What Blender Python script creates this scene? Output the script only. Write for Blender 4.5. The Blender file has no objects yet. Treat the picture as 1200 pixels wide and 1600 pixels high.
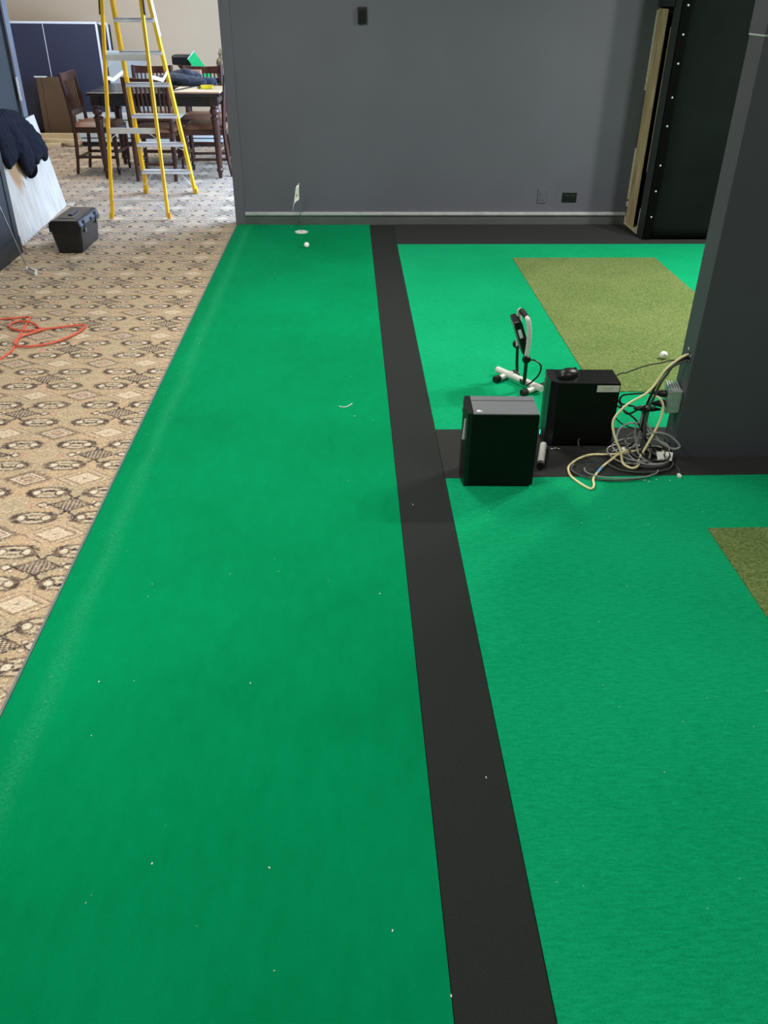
import bpy, bmesh, math, random
from mathutils import Vector, Matrix
random.seed(7)
SC = bpy.context.scene
COL = SC.collection
R = math.radians

# ------------------------------------------------------------------ camera
cam_d = bpy.data.cameras.new('camera')
cam = bpy.data.objects.new('camera', cam_d); COL.objects.link(cam)
cam_d.sensor_fit = 'VERTICAL'; cam_d.sensor_height = 36.0
cam_d.lens = 1295.0 / 1600.0 * 36.0
cam_d.clip_start = 0.05; cam_d.clip_end = 200
_cx = (0.99914, -0.04043, 0.00908)
_cy = (-0.01393, -0.53407, -0.84532)
_cz = (0.03903, 0.84447, -0.53418)
cam.matrix_world = Matrix(((_cx[0], -_cy[0], -_cz[0], 0.0),
                           (_cx[1], -_cy[1], -_cz[1], 0.0),
                           (_cx[2], -_cy[2], -_cz[2], 1.72),
                           (0, 0, 0, 1)))
SC.camera = cam

# ------------------------------------------------------------------ world, light, exposure
SC.view_settings.view_transform = 'Standard'
SC.view_settings.look = 'None'
SC.view_settings.gamma = 1.0
SC.view_settings.use_curve_mapping = False
SC.view_settings.exposure = 0.0
W = bpy.data.worlds.new('world'); SC.world = W; W.use_nodes = True
bg = W.node_tree.nodes['Background']
bg.inputs['Color'].default_value = (0.55, 0.70, 1.0, 1)
bg.inputs['Strength'].default_value = 1.0

def area(name, loc, rot, sx, sy, power, col):
    d = bpy.data.lights.new(name, 'AREA'); d.shape = 'RECTANGLE'; d.size = sx; d.size_y = sy
    d.energy = power; d.color = col
    o = bpy.data.objects.new(name, d); COL.objects.link(o)
    o.location = loc; o.rotation_euler = rot
    return o
# daylight through the far room's window (the window itself is built below)
area('window_daylight', (0.60, 9.1, 1.25), (0, R(90), 0), 1.6, 2.7, 330, (0.44, 0.63, 1.0))
# ceiling troffers: x, y, power  (fixtures themselves are built below)
CEIL = 2.75
TROFFERS = [(-1.25, 2.0, 62, 1), (-0.35, 4.9, 54, 1), (3.6, 4.8, 84, 0), (2.87, 4.8, 64, 0), (2.2, 0.7, 36, 1), (-2.9, 10.3, 42, 1)]
WARM = (1.0, 0.95, 0.88)

# ------------------------------------------------------------------ mesh helpers
class MB:
    def __init__(s): s.bm = bmesh.new()
    def _add(s, verts, faces):
        vs = [s.bm.verts.new(v) for v in verts]
        for f in faces:
            try: s.bm.faces.new([vs[i] for i in f])
            except ValueError: pass
        return vs
    def box(s, c, d, M=None, bev=0.0, seg=2):
        x, y, z = d[0]/2, d[1]/2, d[2]/2
        pts = [(-x,-y,-z),(x,-y,-z),(x,y,-z),(-x,y,-z),(-x,-y,z),(x,-y,z),(x,y,z),(-x,y,z)]
        fs = [(0,3,2,1),(4,5,6,7),(0,1,5,4),(1,2,6,5),(2,3,7,6),(3,0,4,7)]
        t = bmesh.new()
        vs = [t.verts.new(p) for p in pts]
        for f in fs: t.faces.new([vs[i] for i in f])
        if bev > 0: bmesh.ops.bevel(t, geom=list(t.edges), offset=bev, segments=seg, affect='EDGES', profile=0.5)
        T = Matrix.Translation(c) @ (M.to_4x4() if M is not None else Matrix.Identity(4))
        t.transform(T); s.merge(t); t.free(); return s
    def merge(s, t):
        m = {}
        for v in t.verts: m[v] = s.bm.verts.new(v.co)
        for f in t.faces:
            try: s.bm.faces.new([m[v] for v in f.verts])
            except ValueError: pass
    def b2(s, x0, x1, y0, y1, z0, z1, bev=0.0):
        return s.box(((x0+x1)/2, (y0+y1)/2, (z0+z1)/2), (x1-x0, y1-y0, z1-z0), None, bev)
    def tube(s, pts, r, n=8, caps=True, flat=1.0, up=None):
        pts = [Vector(p) for p in pts]; rings = []
        prev = None
        for i, p in enumerate(pts):
            a = pts[max(i-1, 0)]; b = pts[min(i+1, len(pts)-1)]
            t = (b-a).normalized() if (b-a).length > 1e-9 else Vector((0,0,1))
            if prev is None:
                ref = Vector(up) if up else (Vector((0,0,1)) if abs(t.z) < 0.9 else Vector((1,0,0)))
                u = (ref - t*ref.dot(t)).normalized()
            else:
                u = (prev - t*prev.dot(t))
                u = u.normalized() if u.length > 1e-6 else prev
            prev = u; w = t.cross(u)
            rr = r[i] if isinstance(r, (list, tuple)) else r
            ff = flat[i] if isinstance(flat, (list, tuple)) else flat
            rings.append([s.bm.verts.new(p + u*(math.cos(2*math.pi*k/n)*rr*ff) + w*(math.sin(2*math.pi*k/n)*rr)) for k in range(n)])
        for i in range(len(rings)-1):
            for k in range(n):
                s.bm.faces.new((rings[i][k], rings[i][(k+1) % n], rings[i+1][(k+1) % n], rings[i+1][k]))
        if caps:
            s.bm.faces.new(list(reversed(rings[0]))); s.bm.faces.new(rings[-1])
        return s
    def lathe(s, prof, c=(0,0,0), n=16, M=None):
        rings = []
        Mx = M.to_3x3() if M is not None else Matrix.Identity(3)
        for (r, z) in prof:
            rings.append([s.bm.verts.new(Vector(c) + Mx @ Vector((r*math.cos(2*math.pi*k/n), r*math.sin(2*math.pi*k/n), z))) for k in range(n)])
        for i in range(len(rings)-1):
            for k in range(n):
                s.bm.faces.new((rings[i][k], rings[i][(k+1) % n], rings[i+1][(k+1) % n], rings[i+1][k]))
        s.bm.faces.new(list(reversed(rings[0]))); s.bm.faces.new(rings[-1])
        return s
    def prism(s, poly, h0, h1, axis='z', M=None):
        def P(a, b, h):
            v = {'z': (a, b, h), 'y': (a, h, b), 'x': (h, a, b)}[axis]
            return (M @ Vector(v)) if M is not None else v
        n = len(poly)
        vs = [s.bm.verts.new(P(a, b, h0)) for a, b in poly] + [s.bm.verts.new(P(a, b, h1)) for a, b in poly]
        s.bm.faces.new(vs[:n][::-1]); s.bm.faces.new(vs[n:])
        for i in range(n): s.bm.faces.new((vs[i], vs[(i+1) % n], vs[n+(i+1) % n], vs[n+i]))
        return s
    def build(s, name, mat, parent=None, smooth=False, loc=None):
        bmesh.ops.recalc_face_normals(s.bm, faces=list(s.bm.faces))
        me = bpy.data.meshes.new(name); s.bm.to_mesh(me); s.bm.free()
        if smooth:
            me.shade_smooth()
            try: me.set_sharp_from_angle(angle=R(38))
            except Exception: pass
        me.materials.append(mat)
        o = bpy.data.objects.new(name, me); COL.objects.link(o)
        if loc: o.location = loc
        if parent is not None:
            o.parent = parent
        return o

def spline(pts, sub=6, closed=False):
    P = [Vector(p) for p in pts]; out = []
    n = len(P)
    for i in range(n-1):
        p0 = P[max(i-1, 0)]; p1 = P[i]; p2 = P[i+1]; p3 = P[min(i+2, n-1)]
        for k in range(sub):
            t = k/sub
            out.append(0.5*((2*p1) + (-p0+p2)*t + (2*p0-5*p1+4*p2-p3)*t*t + (-p0+3*p1-3*p2+p3)*t**3))
    out.append(P[-1]); return out

def tag(o, label=None, cat=None, group=None, kind=None):
    if label: o['label'] = label
    if cat: o['category'] = cat
    if group: o['group'] = group
    if kind: o['kind'] = kind
    return o
def thing(name, loc, label, cat, rz=0.0, group=None):
    o = bpy.data.objects.new(name, None); COL.objects.link(o); o.empty_display_size = 0.1
    o.location = loc; o.rotation_euler = (0, 0, rz)
    return tag(o, label, cat, group)
def struct(o): return tag(o, kind='structure')
def copy_tree(o, parent=None):
    c = o.copy(); COL.objects.link(c); c.parent = parent
    for ch in list(o.children): copy_tree(ch, c)
    return c

# ------------------------------------------------------------------ node expression helper
class NX:
    def __init__(s, nt): s.nt = nt
    def m(s, op, a, b=None, c=None):
        n = s.nt.nodes.new('ShaderNodeMath'); n.operation = op
        for i, v in enumerate((a, b, c)):
            if v is None: continue
            if isinstance(v, (int, float)): n.inputs[i].default_value = v
            else: s.nt.links.new(v, n.inputs[i])
        return n.outputs[0]
    def add(s, a, b): return s.m('ADD', a, b)
    def sub(s, a, b): return s.m('SUBTRACT', a, b)
    def mul(s, a, b): return s.m('MULTIPLY', a, b)
    def mx(s, a, b): return s.m('MAXIMUM', a, b)
    def mn(s, a, b): return s.m('MINIMUM', a, b)
    def ab(s, a): return s.m('ABSOLUTE', a)
    def sq(s, a): return s.mul(a, a)
    def step(s, d, w=0.004):       # 1 where d < 0, soft edge w
        return s.m('MULTIPLY_ADD', d, -1.0/(2*w), 0.5) if False else s.clamp(s.m('MULTIPLY_ADD', d, -1.0/(2*w), 0.5))
    def clamp(s, a):
        n = s.nt.nodes.new('ShaderNodeClamp'); s.nt.links.new(a, n.inputs[0]); return n.outputs[0]
    def band(s, d, c, h, w):       # 1 where |d-c| < h
        return s.step(s.sub(s.ab(s.sub(d, c)), h), w)
    def ell(s, x, y, cx, cy, rx, ry):
        a = s.sq(s.mul(s.sub(x, cx), 1.0/rx)); b = s.sq(s.mul(s.sub(y, cy), 1.0/ry))
        return s.m('SQRT', s.add(a, b))
    def dia(s, x, y, cx, cy, rx, ry):
        return s.add(s.mul(s.ab(s.sub(x, cx)), 1.0/rx), s.mul(s.ab(s.sub(y, cy)), 1.0/ry))
    def mix(s, f, a, b):
        n = s.nt.nodes.new('ShaderNodeMix'); n.data_type = 'RGBA'
        if isinstance(f, (int, float)): n.inputs[0].default_value = f
        else: s.nt.links.new(f, n.inputs[0])
        for i, v in ((6, a), (7, b)):
            if isinstance(v, tuple): n.inputs[i].default_value = (*v[:3], 1)
            else: s.nt.links.new(v, n.inputs[i])
        return n.outputs[2]
    def noise(s, vec, scale, detail=2.0, rough=0.5, col=False):
        n = s.nt.nodes.new('ShaderNodeTexNoise'); n.inputs['Scale'].default_value = scale
        n.inputs['Detail'].default_value = detail; n.inputs['Roughness'].default_value = rough
        if vec is not None: s.nt.links.new(vec, n.inputs['Vector'])
        return n.outputs['Color' if col else 'Fac']
    def ramp(s, f, stops):
        n = s.nt.nodes.new('ShaderNodeValToRGB'); e = n.color_ramp.elements
        while len(e) < len(stops): e.new(0.5)
        for i, (p, c) in enumerate(stops): e[i].position = p; e[i].color = (*c[:3], 1)
        s.nt.links.new(f, n.inputs[0]); return n.outputs[0]
    def xyz(s, vec):
        n = s.nt.nodes.new('ShaderNodeSeparateXYZ'); s.nt.links.new(vec, n.inputs[0]); return n.outputs
    def mapping(s, vec, scale=(1,1,1), rot=(0,0,0)):
        n = s.nt.nodes.new('ShaderNodeMapping'); s.nt.links.new(vec, n.inputs['Vector'])
        n.inputs['Scale'].default_value = scale; n.inputs['Rotation'].default_value = rot
        return n.outputs[0]

def lin(c):
    def f(v):
        v /= 255.0
        return v/12.92 if v <= 0.04045 else ((v+0.055)/1.055)**2.4
    return tuple(f(v) for v in c)

def new_mat(name, rough=0.6, metal=0.0, spec=0.5, sheen=0.0):
    m = bpy.data.materials.new(name); m.use_nodes = True
    nt = m.node_tree; b = nt.nodes['Principled BSDF']
    b.inputs['Roughness'].default_value = rough; b.inputs['Metallic'].default_value = metal
    b.inputs['Specular IOR Level'].default_value = spec
    if sheen: b.inputs['Sheen Weight'].default_value = sheen
    return m, nt, b
def bump(nt, b, h, strength, dist=0.002):
    n = nt.nodes.new('ShaderNodeBump'); n.inputs['Strength'].default_value = strength; n.inputs['Distance'].default_value = dist
    nt.links.new(h, n.inputs['Height']); nt.links.new(n.outputs[0], b.inputs['Normal'])
def coord(nt, kind='Object'):
    return nt.nodes.new('ShaderNodeTexCoord').outputs[kind]
def simple(name, c, rough=0.6, metal=0.0, var=0.12, scale=14.0, spec=0.5, bmp=0.0, bscale=120.0, sheen=0.0):
    """plain painted / moulded material with a slight procedural variation"""
    m, nt, b = new_mat(name, rough, metal, spec, sheen); x = NX(nt); v = coord(nt)
    base = lin(c)
    f = x.noise(v, scale, 3)
    lo = tuple(k*(1-var) for k in base); hi = tuple(min(1, k*(1+var)) for k in base)
    nt.links.new(x.ramp(f, [(0.3, lo), (0.7, hi)]), b.inputs['Base Color'])
    if bmp: bump(nt, b, x.noise(v, bscale, 2), bmp)
    return m
def wood(name, c1, c2, rough=0.35, scale=(2, 2, 30), axis_noise=6.0, spec=0.5):
    m, nt, b = new_mat(name, rough, 0, spec); x = NX(nt); v = x.mapping(coord(nt), scale)
    f = x.noise(v, axis_noise, 4, 0.6)
    nt.links.new(x.ramp(f, [(0.3, lin(c1)), (0.7, lin(c2))]), b.inputs['Base Color'])
    bump(nt, b, f, 0.15)
    return m

# ------------------------------------------------------------------ materials
M = {}
def mk_carpet():
    m, nt, b = new_mat('patterned_carpet', 0.95, 0, 0.15); x = NX(nt)
    P = coord(nt)
    wob = x.noise(P, 75, 3, 0.6, True)
    w = x.xyz(wob); p = x.xyz(P)
    X = x.add(p[0], x.mul(x.sub(w[0], 0.5), 0.020)); Y = x.add(p[1], x.mul(x.sub(w[1], 0.5), 0.020))
    PX, PY = 0.457, 0.4145
    u = x.m('WRAP', x.add(X, 1.10), PX/2, -PX/2); v = x.m('WRAP', x.sub(Y, 3.22), PY/2, -PY/2)
    a = x.ab(u); c = x.ab(v)
    tan = lin((216, 186, 154)); olive = lin((192, 178, 148)); dark = lin((66, 56, 56)); brown = lin((126, 108, 98)); cream = lin((240, 226, 202)); pink = lin((212, 168, 148)); grey = lin((160, 148, 132))
    big = x.noise(P, 6, 3); speck = x.noise(P, 190, 3, 0.7)
    col = x.mix(x.clamp(x.m('MULTIPLY_ADD', big, 2.6, -0.8)), tan, olive)
    # plain olive lozenge field
    d = x.dia(a, c, PX/2, 0, 0.12, 0.085)
    col = x.mix(x.mul(x.step(x.sub(d, 1), 0.3), 0.7), col, olive)
    col = x.mix(x.mul(x.band(d, 0.62, 0.06, 0.05), 0.5), col, cream)
    # pale lozenge with chevrons
    d = x.dia(a, c, 0, PY/2, 0.085, 0.058)
    col = x.mix(x.mul(x.step(x.sub(d, 0.8), 0.08), 0.85), col, cream)
    col = x.mix(x.mul(x.band(d, 0.92, 0.06, 0.05), 0.75), col, brown)
    col = x.mix(x.mul(x.band(d, 0.42, 0.05, 0.05), 0.5), col, pink)
    col = x.mix(x.mul(x.step(x.sub(d, 0.13), 0.05), 0.7), col, brown)
    col = x.mix(x.mul(x.band(d, 1.38, 0.07, 0.05), x.mul(x.step(x.sub(0.03, a), 0.01), 0.75)), col, brown)
    col = x.mix(x.mul(x.band(d, 1.24, 0.05, 0.04), x.mul(x.step(x.sub(0.025, a), 0.01), 0.7)), col, cream)
    # dark star lozenge
    d = x.dia(a, c, PX/2, PY/2, 0.075, 0.05)
    ed = x.noise(P, 90, 2)
    col = x.mix(x.mul(x.step(x.sub(d, x.m('MULTIPLY_ADD', ed, 1.0, 0.95)), 0.12), 0.85), col, brown)
    col = x.mix(x.step(x.sub(d, 0.98), 0.05), col, cream)
    col = x.mix(x.mul(x.band(d, 0.72, 0.07, 0.04), 0.9), col, brown)
    col = x.mix(x.mul(x.step(x.sub(d, 0.55), 0.06), 0.75), col, pink)
    col = x.mix(x.mul(x.band(d, 0.36, 0.06, 0.04), 0.9), col, dark)
    # lattice lozenge with hooks
    d = x.dia(a, c, 0, 0, 0.078, 0.05)
    u0 = x.m('WRAP', x.add(p[0], 1.10), PX/2, -PX/2); v0 = x.m('WRAP', x.sub(p[1], 3.22), PY/2, -PY/2)
    chk = x.mul(x.m('SINE', x.mul(x.add(u0, x.mul(v0, 1.55)), 205)), x.m('SINE', x.mul(x.sub(u0, x.mul(v0, 1.55)), 205)))
    col = x.mix(x.step(x.sub(d, 1), 0.05), col, grey)
    col = x.mix(x.mul(x.step(x.sub(d, 0.9), 0.05), x.step(chk, 0.25)), col, x.mix(0.5, dark, brown))
    col = x.mix(x.mul(x.mul(x.step(x.sub(d, 0.85), 0.05), x.step(x.sub(0.55, chk), 0.2)), 0.9), col, cream)
    col = x.mix(x.band(d, 1.02, 0.095, 0.04), col, dark)
    hk = x.ell(a, c, 0.044, 0.050, 0.034, 0.026)
    msk = x.mul(x.step(x.sub(a, 0.05), 0.01), x.step(x.sub(0.034, c), 0.006))
    col = x.mix(x.mul(x.band(hk, 1.0, 0.17, 0.06), msk), col, dark)
    col = x.mix(x.mul(x.step(x.sub(hk, 0.8), 0.1), x.mul(msk, 0.8)), col, olive)
    d = x.dia(a, c, 0.108, 0, 0.030, 0.024)
    col = x.mix(x.step(x.sub(d, 1.0), 0.1), col, dark); col = x.mix(x.step(x.sub(d, 0.62), 0.1), col, cream)
    d = x.ell(a, c, 0.086, 0.020, 0.012, 0.011)
    col = x.mix(x.step(x.sub(d, 1.0), 0.15), col, brown); col = x.mix(x.step(x.sub(d, 0.65), 0.15), col, cream)
    d = x.ell(a, c, 0.152, 0.0, 0.024, 0.03)
    col = x.mix(x.mul(x.step(x.sub(d, x.add(ed, 0.3)), 0.15), 0.8), col, pink)
    # ovals (four round each lattice)
    OX, OY = 0.112, 0.094
    d = x.ell(a, c, OX, OY, 0.084, 0.046)
    ax = x.ab(x.sub(a, OX))
    ends = x.clamp(x.m('MULTIPLY_ADD', ax, 22.0, -0.2))
    col = x.mix(x.mul(x.step(x.sub(d, x.m('MULTIPLY_ADD', ed, 0.5, 0.82)), 0.06), x.mx(ends, 0.35)), col, x.mix(0.45, dark, brown))
    col = x.mix(x.mul(x.step(x.sub(d, 0.80), 0.05), 0.95), col, x.mix(ed, cream, olive))
    col = x.mix(x.mul(x.band(d, 0.86, 0.07, 0.04), 0.85), col, dark)
    pod = x.ell(ax, c, 0.046, OY, 0.022, 0.023)
    col = x.mix(x.step(x.sub(pod, 1.05), 0.12), col, x.mix(0.4, dark, brown)); col = x.mix(x.step(x.sub(pod, 0.68), 0.12), col, lin((240, 228, 208)))
    blob = x.ell(ax, c, 0.010, OY+0.012, 0.017, 0.008)
    col = x.mix(x.step(x.sub(blob, 1.0), 0.2), col, dark)
    blob = x.ell(ax, c, 0.0, OY-0.016, 0.022, 0.006)
    col = x.mix(x.mul(x.step(x.sub(blob, 1.0), 0.2), 0.8), col, brown)
    sq = x.noise(P, 48, 2, 0.5)
    col = x.mix(x.mul(x.band(sq, 0.5, 0.018, 0.012), 0.42), col, brown)
    sq2 = x.noise(P, 85, 2, 0.5)
    col = x.mix(x.mul(x.step(x.sub(0.60, sq2), 0.03), 0.45), col, cream)
    col = x.mix(x.mul(x.step(x.sub(sq2, 0.39), 0.03), 0.38), col, brown)
    # soft wear over the whole pattern and pile speckle
    col = x.mix(x.mul(x.step(x.sub(x.noise(P, 30, 3), 0.46), 0.06), 0.22), col, tan)
    fin = nt.nodes.new('ShaderNodeMix'); fin.data_type = 'RGBA'; fin.blend_type = 'MULTIPLY'; fin.inputs[0].default_value = 1.0
    nt.links.new(col, fin.inputs[6]); nt.links.new(x.ramp(speck, [(0.3, (0.56, 0.55, 0.55)), (0.7, (1.22, 1.20, 1.18))]), fin.inputs[7])
    nt.links.new(fin.outputs[2], b.inputs['Base Color'])
    bump(nt, b, speck, 0.5, 0.003)
    return m
M['carpet'] = mk_carpet()

def mk_turf(name, c_lo, c_hi, streak, sheen=0.25, fine=420.0, str_amt=0.5, pale_edge=False):
    m, nt, b = new_mat(name, 0.95, 0, 0.04, sheen); x = NX(nt); P = coord(nt)
    b.inputs['Sheen Roughness'].default_value = 0.5
    b.inputs['Sheen Tint'].default_value = (*lin((120, 230, 180)), 1)
    big = x.noise(P, 1.3, 3, 0.55)
    st = x.noise(x.mapping(P, streak), 9, 4, 0.65)
    sp = x.noise(P, fine, 2, 0.6)
    f = x.add(x.add(x.mul(big, 0.45), x.mul(st, str_amt)), x.mul(sp, 0.6))
    f = x.mul(f, 1.0/(1.05+str_amt))
    colr = x.ramp(f, [(0.36, lin(c_lo)), (0.64, lin(c_hi))])
    if pale_edge:   # lighter speckled green along the raised shoulder of the lane
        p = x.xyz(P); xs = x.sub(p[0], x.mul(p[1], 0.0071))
        pale_band = x.mul(x.band(x.add(xs, x.mul(x.sub(x.noise(x.mapping(P, (1, 0.6, 1)), 4, 2), 0.5), 0.05)), -0.885, 0.016, 0.03), x.clamp(x.m('MULTIPLY_ADD', x.noise(P, 120, 3, 0.7), 3.0, -1.1)))
        colr = x.mix(x.mul(pale_band, 0.4), colr, lin((70, 186, 134)))
    nt.links.new(colr, b.inputs['Base Color'])
    bump(nt, b, x.add(sp, st), 0.45, 0.003)
    return m
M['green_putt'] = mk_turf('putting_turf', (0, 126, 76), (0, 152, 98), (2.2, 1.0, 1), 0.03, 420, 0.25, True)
M['green_bay'] = mk_turf('bay_turf', (2, 142, 92), (22, 178, 122), (3.0, 14.0, 1), 0.05, 300, 0.7)
M['black_turf'] = simple('black_turf', (44, 47, 47), 0.95, 0, 0.16, 260, 0.15, 0.4, 400)
M['grey_turf'] = simple('charcoal_turf', (52, 53, 53), 0.95, 0, 0.16, 260, 0.15, 0.4, 400)
def mk_olive():
    m, nt, b = new_mat('olive_turf', 0.95, 0, 0.12, 0.1); x = NX(nt); P = coord(nt)
    vo = nt.nodes.new('ShaderNodeTexVoronoi'); vo.inputs['Scale'].default_value = 150; nt.links.new(P, vo.inputs['Vector'])
    hue = x.xyz(vo.outputs['Color'])[0]
    n2 = x.noise(P, 2.2, 3)
    f = x.add(x.mul(hue, 0.6), x.mul(n2, 0.4))
    nt.links.new(x.ramp(f, [(0.15, lin((80, 102, 50))), (0.5, lin((104, 128, 66))), (0.8, lin((134, 146, 90)))]), b.inputs['Base Color'])
    bump(nt, b, vo.outputs['Distance'], 0.7, 0.004)
    return m
M['olive'] = mk_olive()
M['wall_grey'] = simple('charcoal_wall_paint', (99, 100, 112), 0.55, 0, 0.06, 1.6, 0.4, 0.12, 240)
M['wall_col'] = simple('column_paint', (76, 76, 84), 0.5, 0, 0.06, 2.0, 0.4, 0.12, 240)
M['cap_light'] = simple('cap_highlight_gloss', (190, 193, 197), 0.2, 0.1, 0.12, 12, 0.7)  # pale tone paints the highlight on the baseboard cap; joint bead shares it
M['trim_grey'] = simple('grey_gloss_trim', (92, 95, 97), 0.22, 0, 0.08, 9, 0.6)
M['wall_dark'] = simple('dark_green_grey_paint', (52, 57, 58), 0.5, 0, 0.1, 2, 0.4)
M['block_dark'] = simple('slate_paint', (54, 60, 68), 0.5, 0, 0.1, 2, 0.4)
M['beige'] = simple('beige_wall_paint', (206, 184, 152), 0.7, 0, 0.04, 1.2, 0.3)
M['ceil'] = simple('ceiling_tile', (205, 203, 198), 0.9, 0, 0.05, 30, 0.2)
M['fabric_black'] = simple('black_screen_fabric', (21, 27, 25), 0.9, 0, 0.15, 3, 0.06, 0.35, 60)
M['black_edge'] = simple('black_hem', (8, 9, 9), 0.9, 0, 0.1, 6, 0.05)
M['snap'] = simple('snap_metal', (225, 225, 222), 0.35, 0.6, 0.05)
M['steel'] = simple('brushed_steel', (190, 192, 195), 0.3, 1.0, 0.08, 40)
M['gypsum'] = simple('torn_gypsum', (226, 222, 212), 0.9, 0, 0.12, 40)
M['stud'] = wood('stud_wood', (172, 144, 106), (232, 208, 168), 0.8, (6, 6, 1.2), 3.0, 0.2)
M['pine'] = wood('pine_lumber', (212, 186, 142), (238, 222, 186), 0.75, (1.0, 8, 8), 3.0, 0.2)
M['rebate'] = simple('slot_shadow_board', (62, 50, 44), 0.9, 0, 0.2, 6)  # brown of the jamb rebate; also paints the shade inside the slot
M['blue_jamb'] = simple('grey_blue_jamb', (104, 108, 116), 0.45, 0, 0.08, 6)
M['brass_plate'] = simple('strike_plate', (214, 200, 190), 0.3, 0.5, 0.06, 20)
M['yellow'] = simple('yellow_fibreglass', (236, 186, 26), 0.4, 0, 0.12, 8)
M['decal'] = simple('brown_decal', (84, 60, 36), 0.5)
M['yellow_edge'] = simple('yellow_fibreglass_web', (214, 164, 30), 0.45, 0, 0.12, 8)
M['alu'] = simple('aluminium', (228, 229, 231), 0.4, 0.05, 0.08, 18)
M['rubber'] = simple('black_rubber', (26, 26, 26), 0.7, 0, 0.1, 20)
M['dwood'] = wood('mahogany', (44, 24, 18), (80, 46, 34), 0.28, (8, 8, 1.5), 3.0)
M['espresso'] = wood('espresso_wood', (20, 17, 18), (36, 30, 30), 0.22, (1.5, 8, 8), 3.0)
M['leather'] = simple('brown_leather', (124, 84, 60), 0.38, 0, 0.18, 9, 0.5, 0.2, 90)
M['navy'] = simple('navy_tabletop', (52, 56, 76), 0.42, 0, 0.06, 1.5)
M['white_line'] = simple('white_line_paint', (226, 228, 230), 0.5, 0, 0.03)
M['cardboard'] = simple('brown_board', (92, 70, 48), 0.8, 0, 0.12, 4)
M['pale_blue'] = simple('pale_blue_laminate', (178, 188, 190), 0.4, 0, 0.05, 2)
M['pale_metal'] = simple('pale_enamel', (196, 204, 200), 0.4, 0, 0.06, 4)
M['black_pl'] = simple('black_plastic', (18, 19, 20), 0.38, 0, 0.15, 30, 0.5, 0.06, 300)
M['black_case'] = simple('black_case_steel', (7, 8, 8), 0.45, 0, 0.12, 20, 0.25, 0.05, 500)
M['case_top'] = simple('case_lid_reflection', (128, 130, 136), 0.32, 0.1, 0.06, 20, 0.6)  # pale grey paints the ceiling lights' reflection on the tower top
M['toolbox'] = simple('toolbox_plastic', (26, 28, 31), 0.34, 0, 0.15, 20, 0.5, 0.1, 200)
M['toolbox_mid'] = simple('toolbox_front', (46, 50, 58), 0.34, 0, 0.1, 20)
M['white_pl'] = simple('white_plastic', (246, 246, 245), 0.4, 0, 0.03)
M['label'] = simple('paper_label', (214, 212, 200), 0.7, 0, 0.04)
M['ink'] = simple('grey_ink', (150, 150, 146), 0.7, 0, 0.04)
M['ink_dark'] = simple('dark_ink', (70, 72, 80), 0.7, 0, 0.04)
M['cream_cable'] = simple('cream_cable', (252, 236, 184), 0.45, 0, 0.05)
M['black_cable'] = simple('black_cable', (24, 24, 25), 0.4, 0, 0.1)
M['grey_cable'] = simple('dark_grey_cable', (84, 85, 86), 0.35, 0, 0.1)
M['silver_cable'] = simple('silver_grey_cable', (150, 152, 152), 0.35, 0, 0.1)
M['orange'] = simple('orange_cord', (228, 104, 80), 0.5, 0, 0.06)
M['box_metal'] = simple('galvanised_box', (176, 184, 182), 0.4, 0.5, 0.15, 30)
M['jacket'] = simple('navy_jacket_cloth', (22, 25, 35), 0.9, 0, 0.2, 12, 0.15, 0.25, 30)
M['jacket2'] = simple('charcoal_jacket_cloth', (40, 44, 54), 0.85, 0, 0.25, 12, 0.25, 0.5, 40, 0.15)
M['bright_green'] = simple('green_sheet', (30, 190, 110), 0.6, 0, 0.05)
M['bronze'] = simple('antique_bronze', (112, 100, 72), 0.45, 0.4, 0.25, 20)
M['tanbox'] = simple('tan_card', (178, 130, 100), 0.8, 0, 0.06)
M['yellow_pl'] = simple('yellow_plastic', (236, 214, 30), 0.4, 0, 0.05)
M['foot_white'] = simple('white_enamel', (226, 224, 220), 0.35, 0, 0.04)
M['lens'] = simple('frosted_lamp_lens', (120, 124, 130), 0.25, 0, 0.06)
M['edge_grey'] = simple('grey_edge_strip', (116, 126, 128), 0.5, 0, 0.1, 20)
M['golf'] = simple('golf_ball_white', (252, 252, 252), 0.3, 0, 0.02)
M['flag'] = simple('flag_cloth', (244, 246, 246), 0.8, 0, 0.04, 30)
def mk_ply():
    m, nt, b = new_mat('plywood_face', 0.75, 0, 0.25); x = NX(nt); P = coord(nt); p = x.xyz(P)
    g = x.noise(x.mapping(P, (2, 5, 1.6)), 2.5, 3, 0.5)
    col = x.ramp(g, [(0.2, lin((184, 172, 152))), (0.55, lin((202, 194, 180))), (0.85, lin((212, 207, 196)))])
    kn = x.ell(p[1], p[2], 0.62, 0.36, 0.018, 0.03)
    col = x.mix(x.mul(x.step(x.sub(kn, 1), 0.4), 0.7), col, lin((150, 118, 92)))
    am = x.ell(p[1], p[2], 0.52, 0.52, 0.13, 0.20)
    col = x.mix(x.mul(x.step(x.sub(am, x.m('MULTIPLY_ADD', g, 1.0, 0.45)), 0.25), 0.85), col, lin((170, 122, 66)))
    nt.links.new(col, b.inputs['Base Color']); bump(nt, b, g, 0.06)
    return m
M['ply'] = mk_ply()
def emis(name, c, s):
    m = bpy.data.materials.new(name); m.use_nodes = True; nt = m.node_tree
    b = nt.nodes['Principled BSDF']; b.inputs['Base Color'].default_value = (*c, 1)
    b.inputs['Emission Color'].default_value = (*c, 1); b.inputs['Emission Strength'].default_value = s
    return m
M['led'] = emis('power_led', (0.05, 1.0, 0.62), 1.6)
M['diffuser'] = emis('light_diffuser', (1.0, 0.96, 0.9), 2.0)
def mk_glass():
    m, nt, b = new_mat('window_glass', 0.02); b.inputs['Transmission Weight'].default_value = 1.0; b.inputs['IOR'].default_value = 1.02
    return m
M['glass'] = mk_glass()

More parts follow.
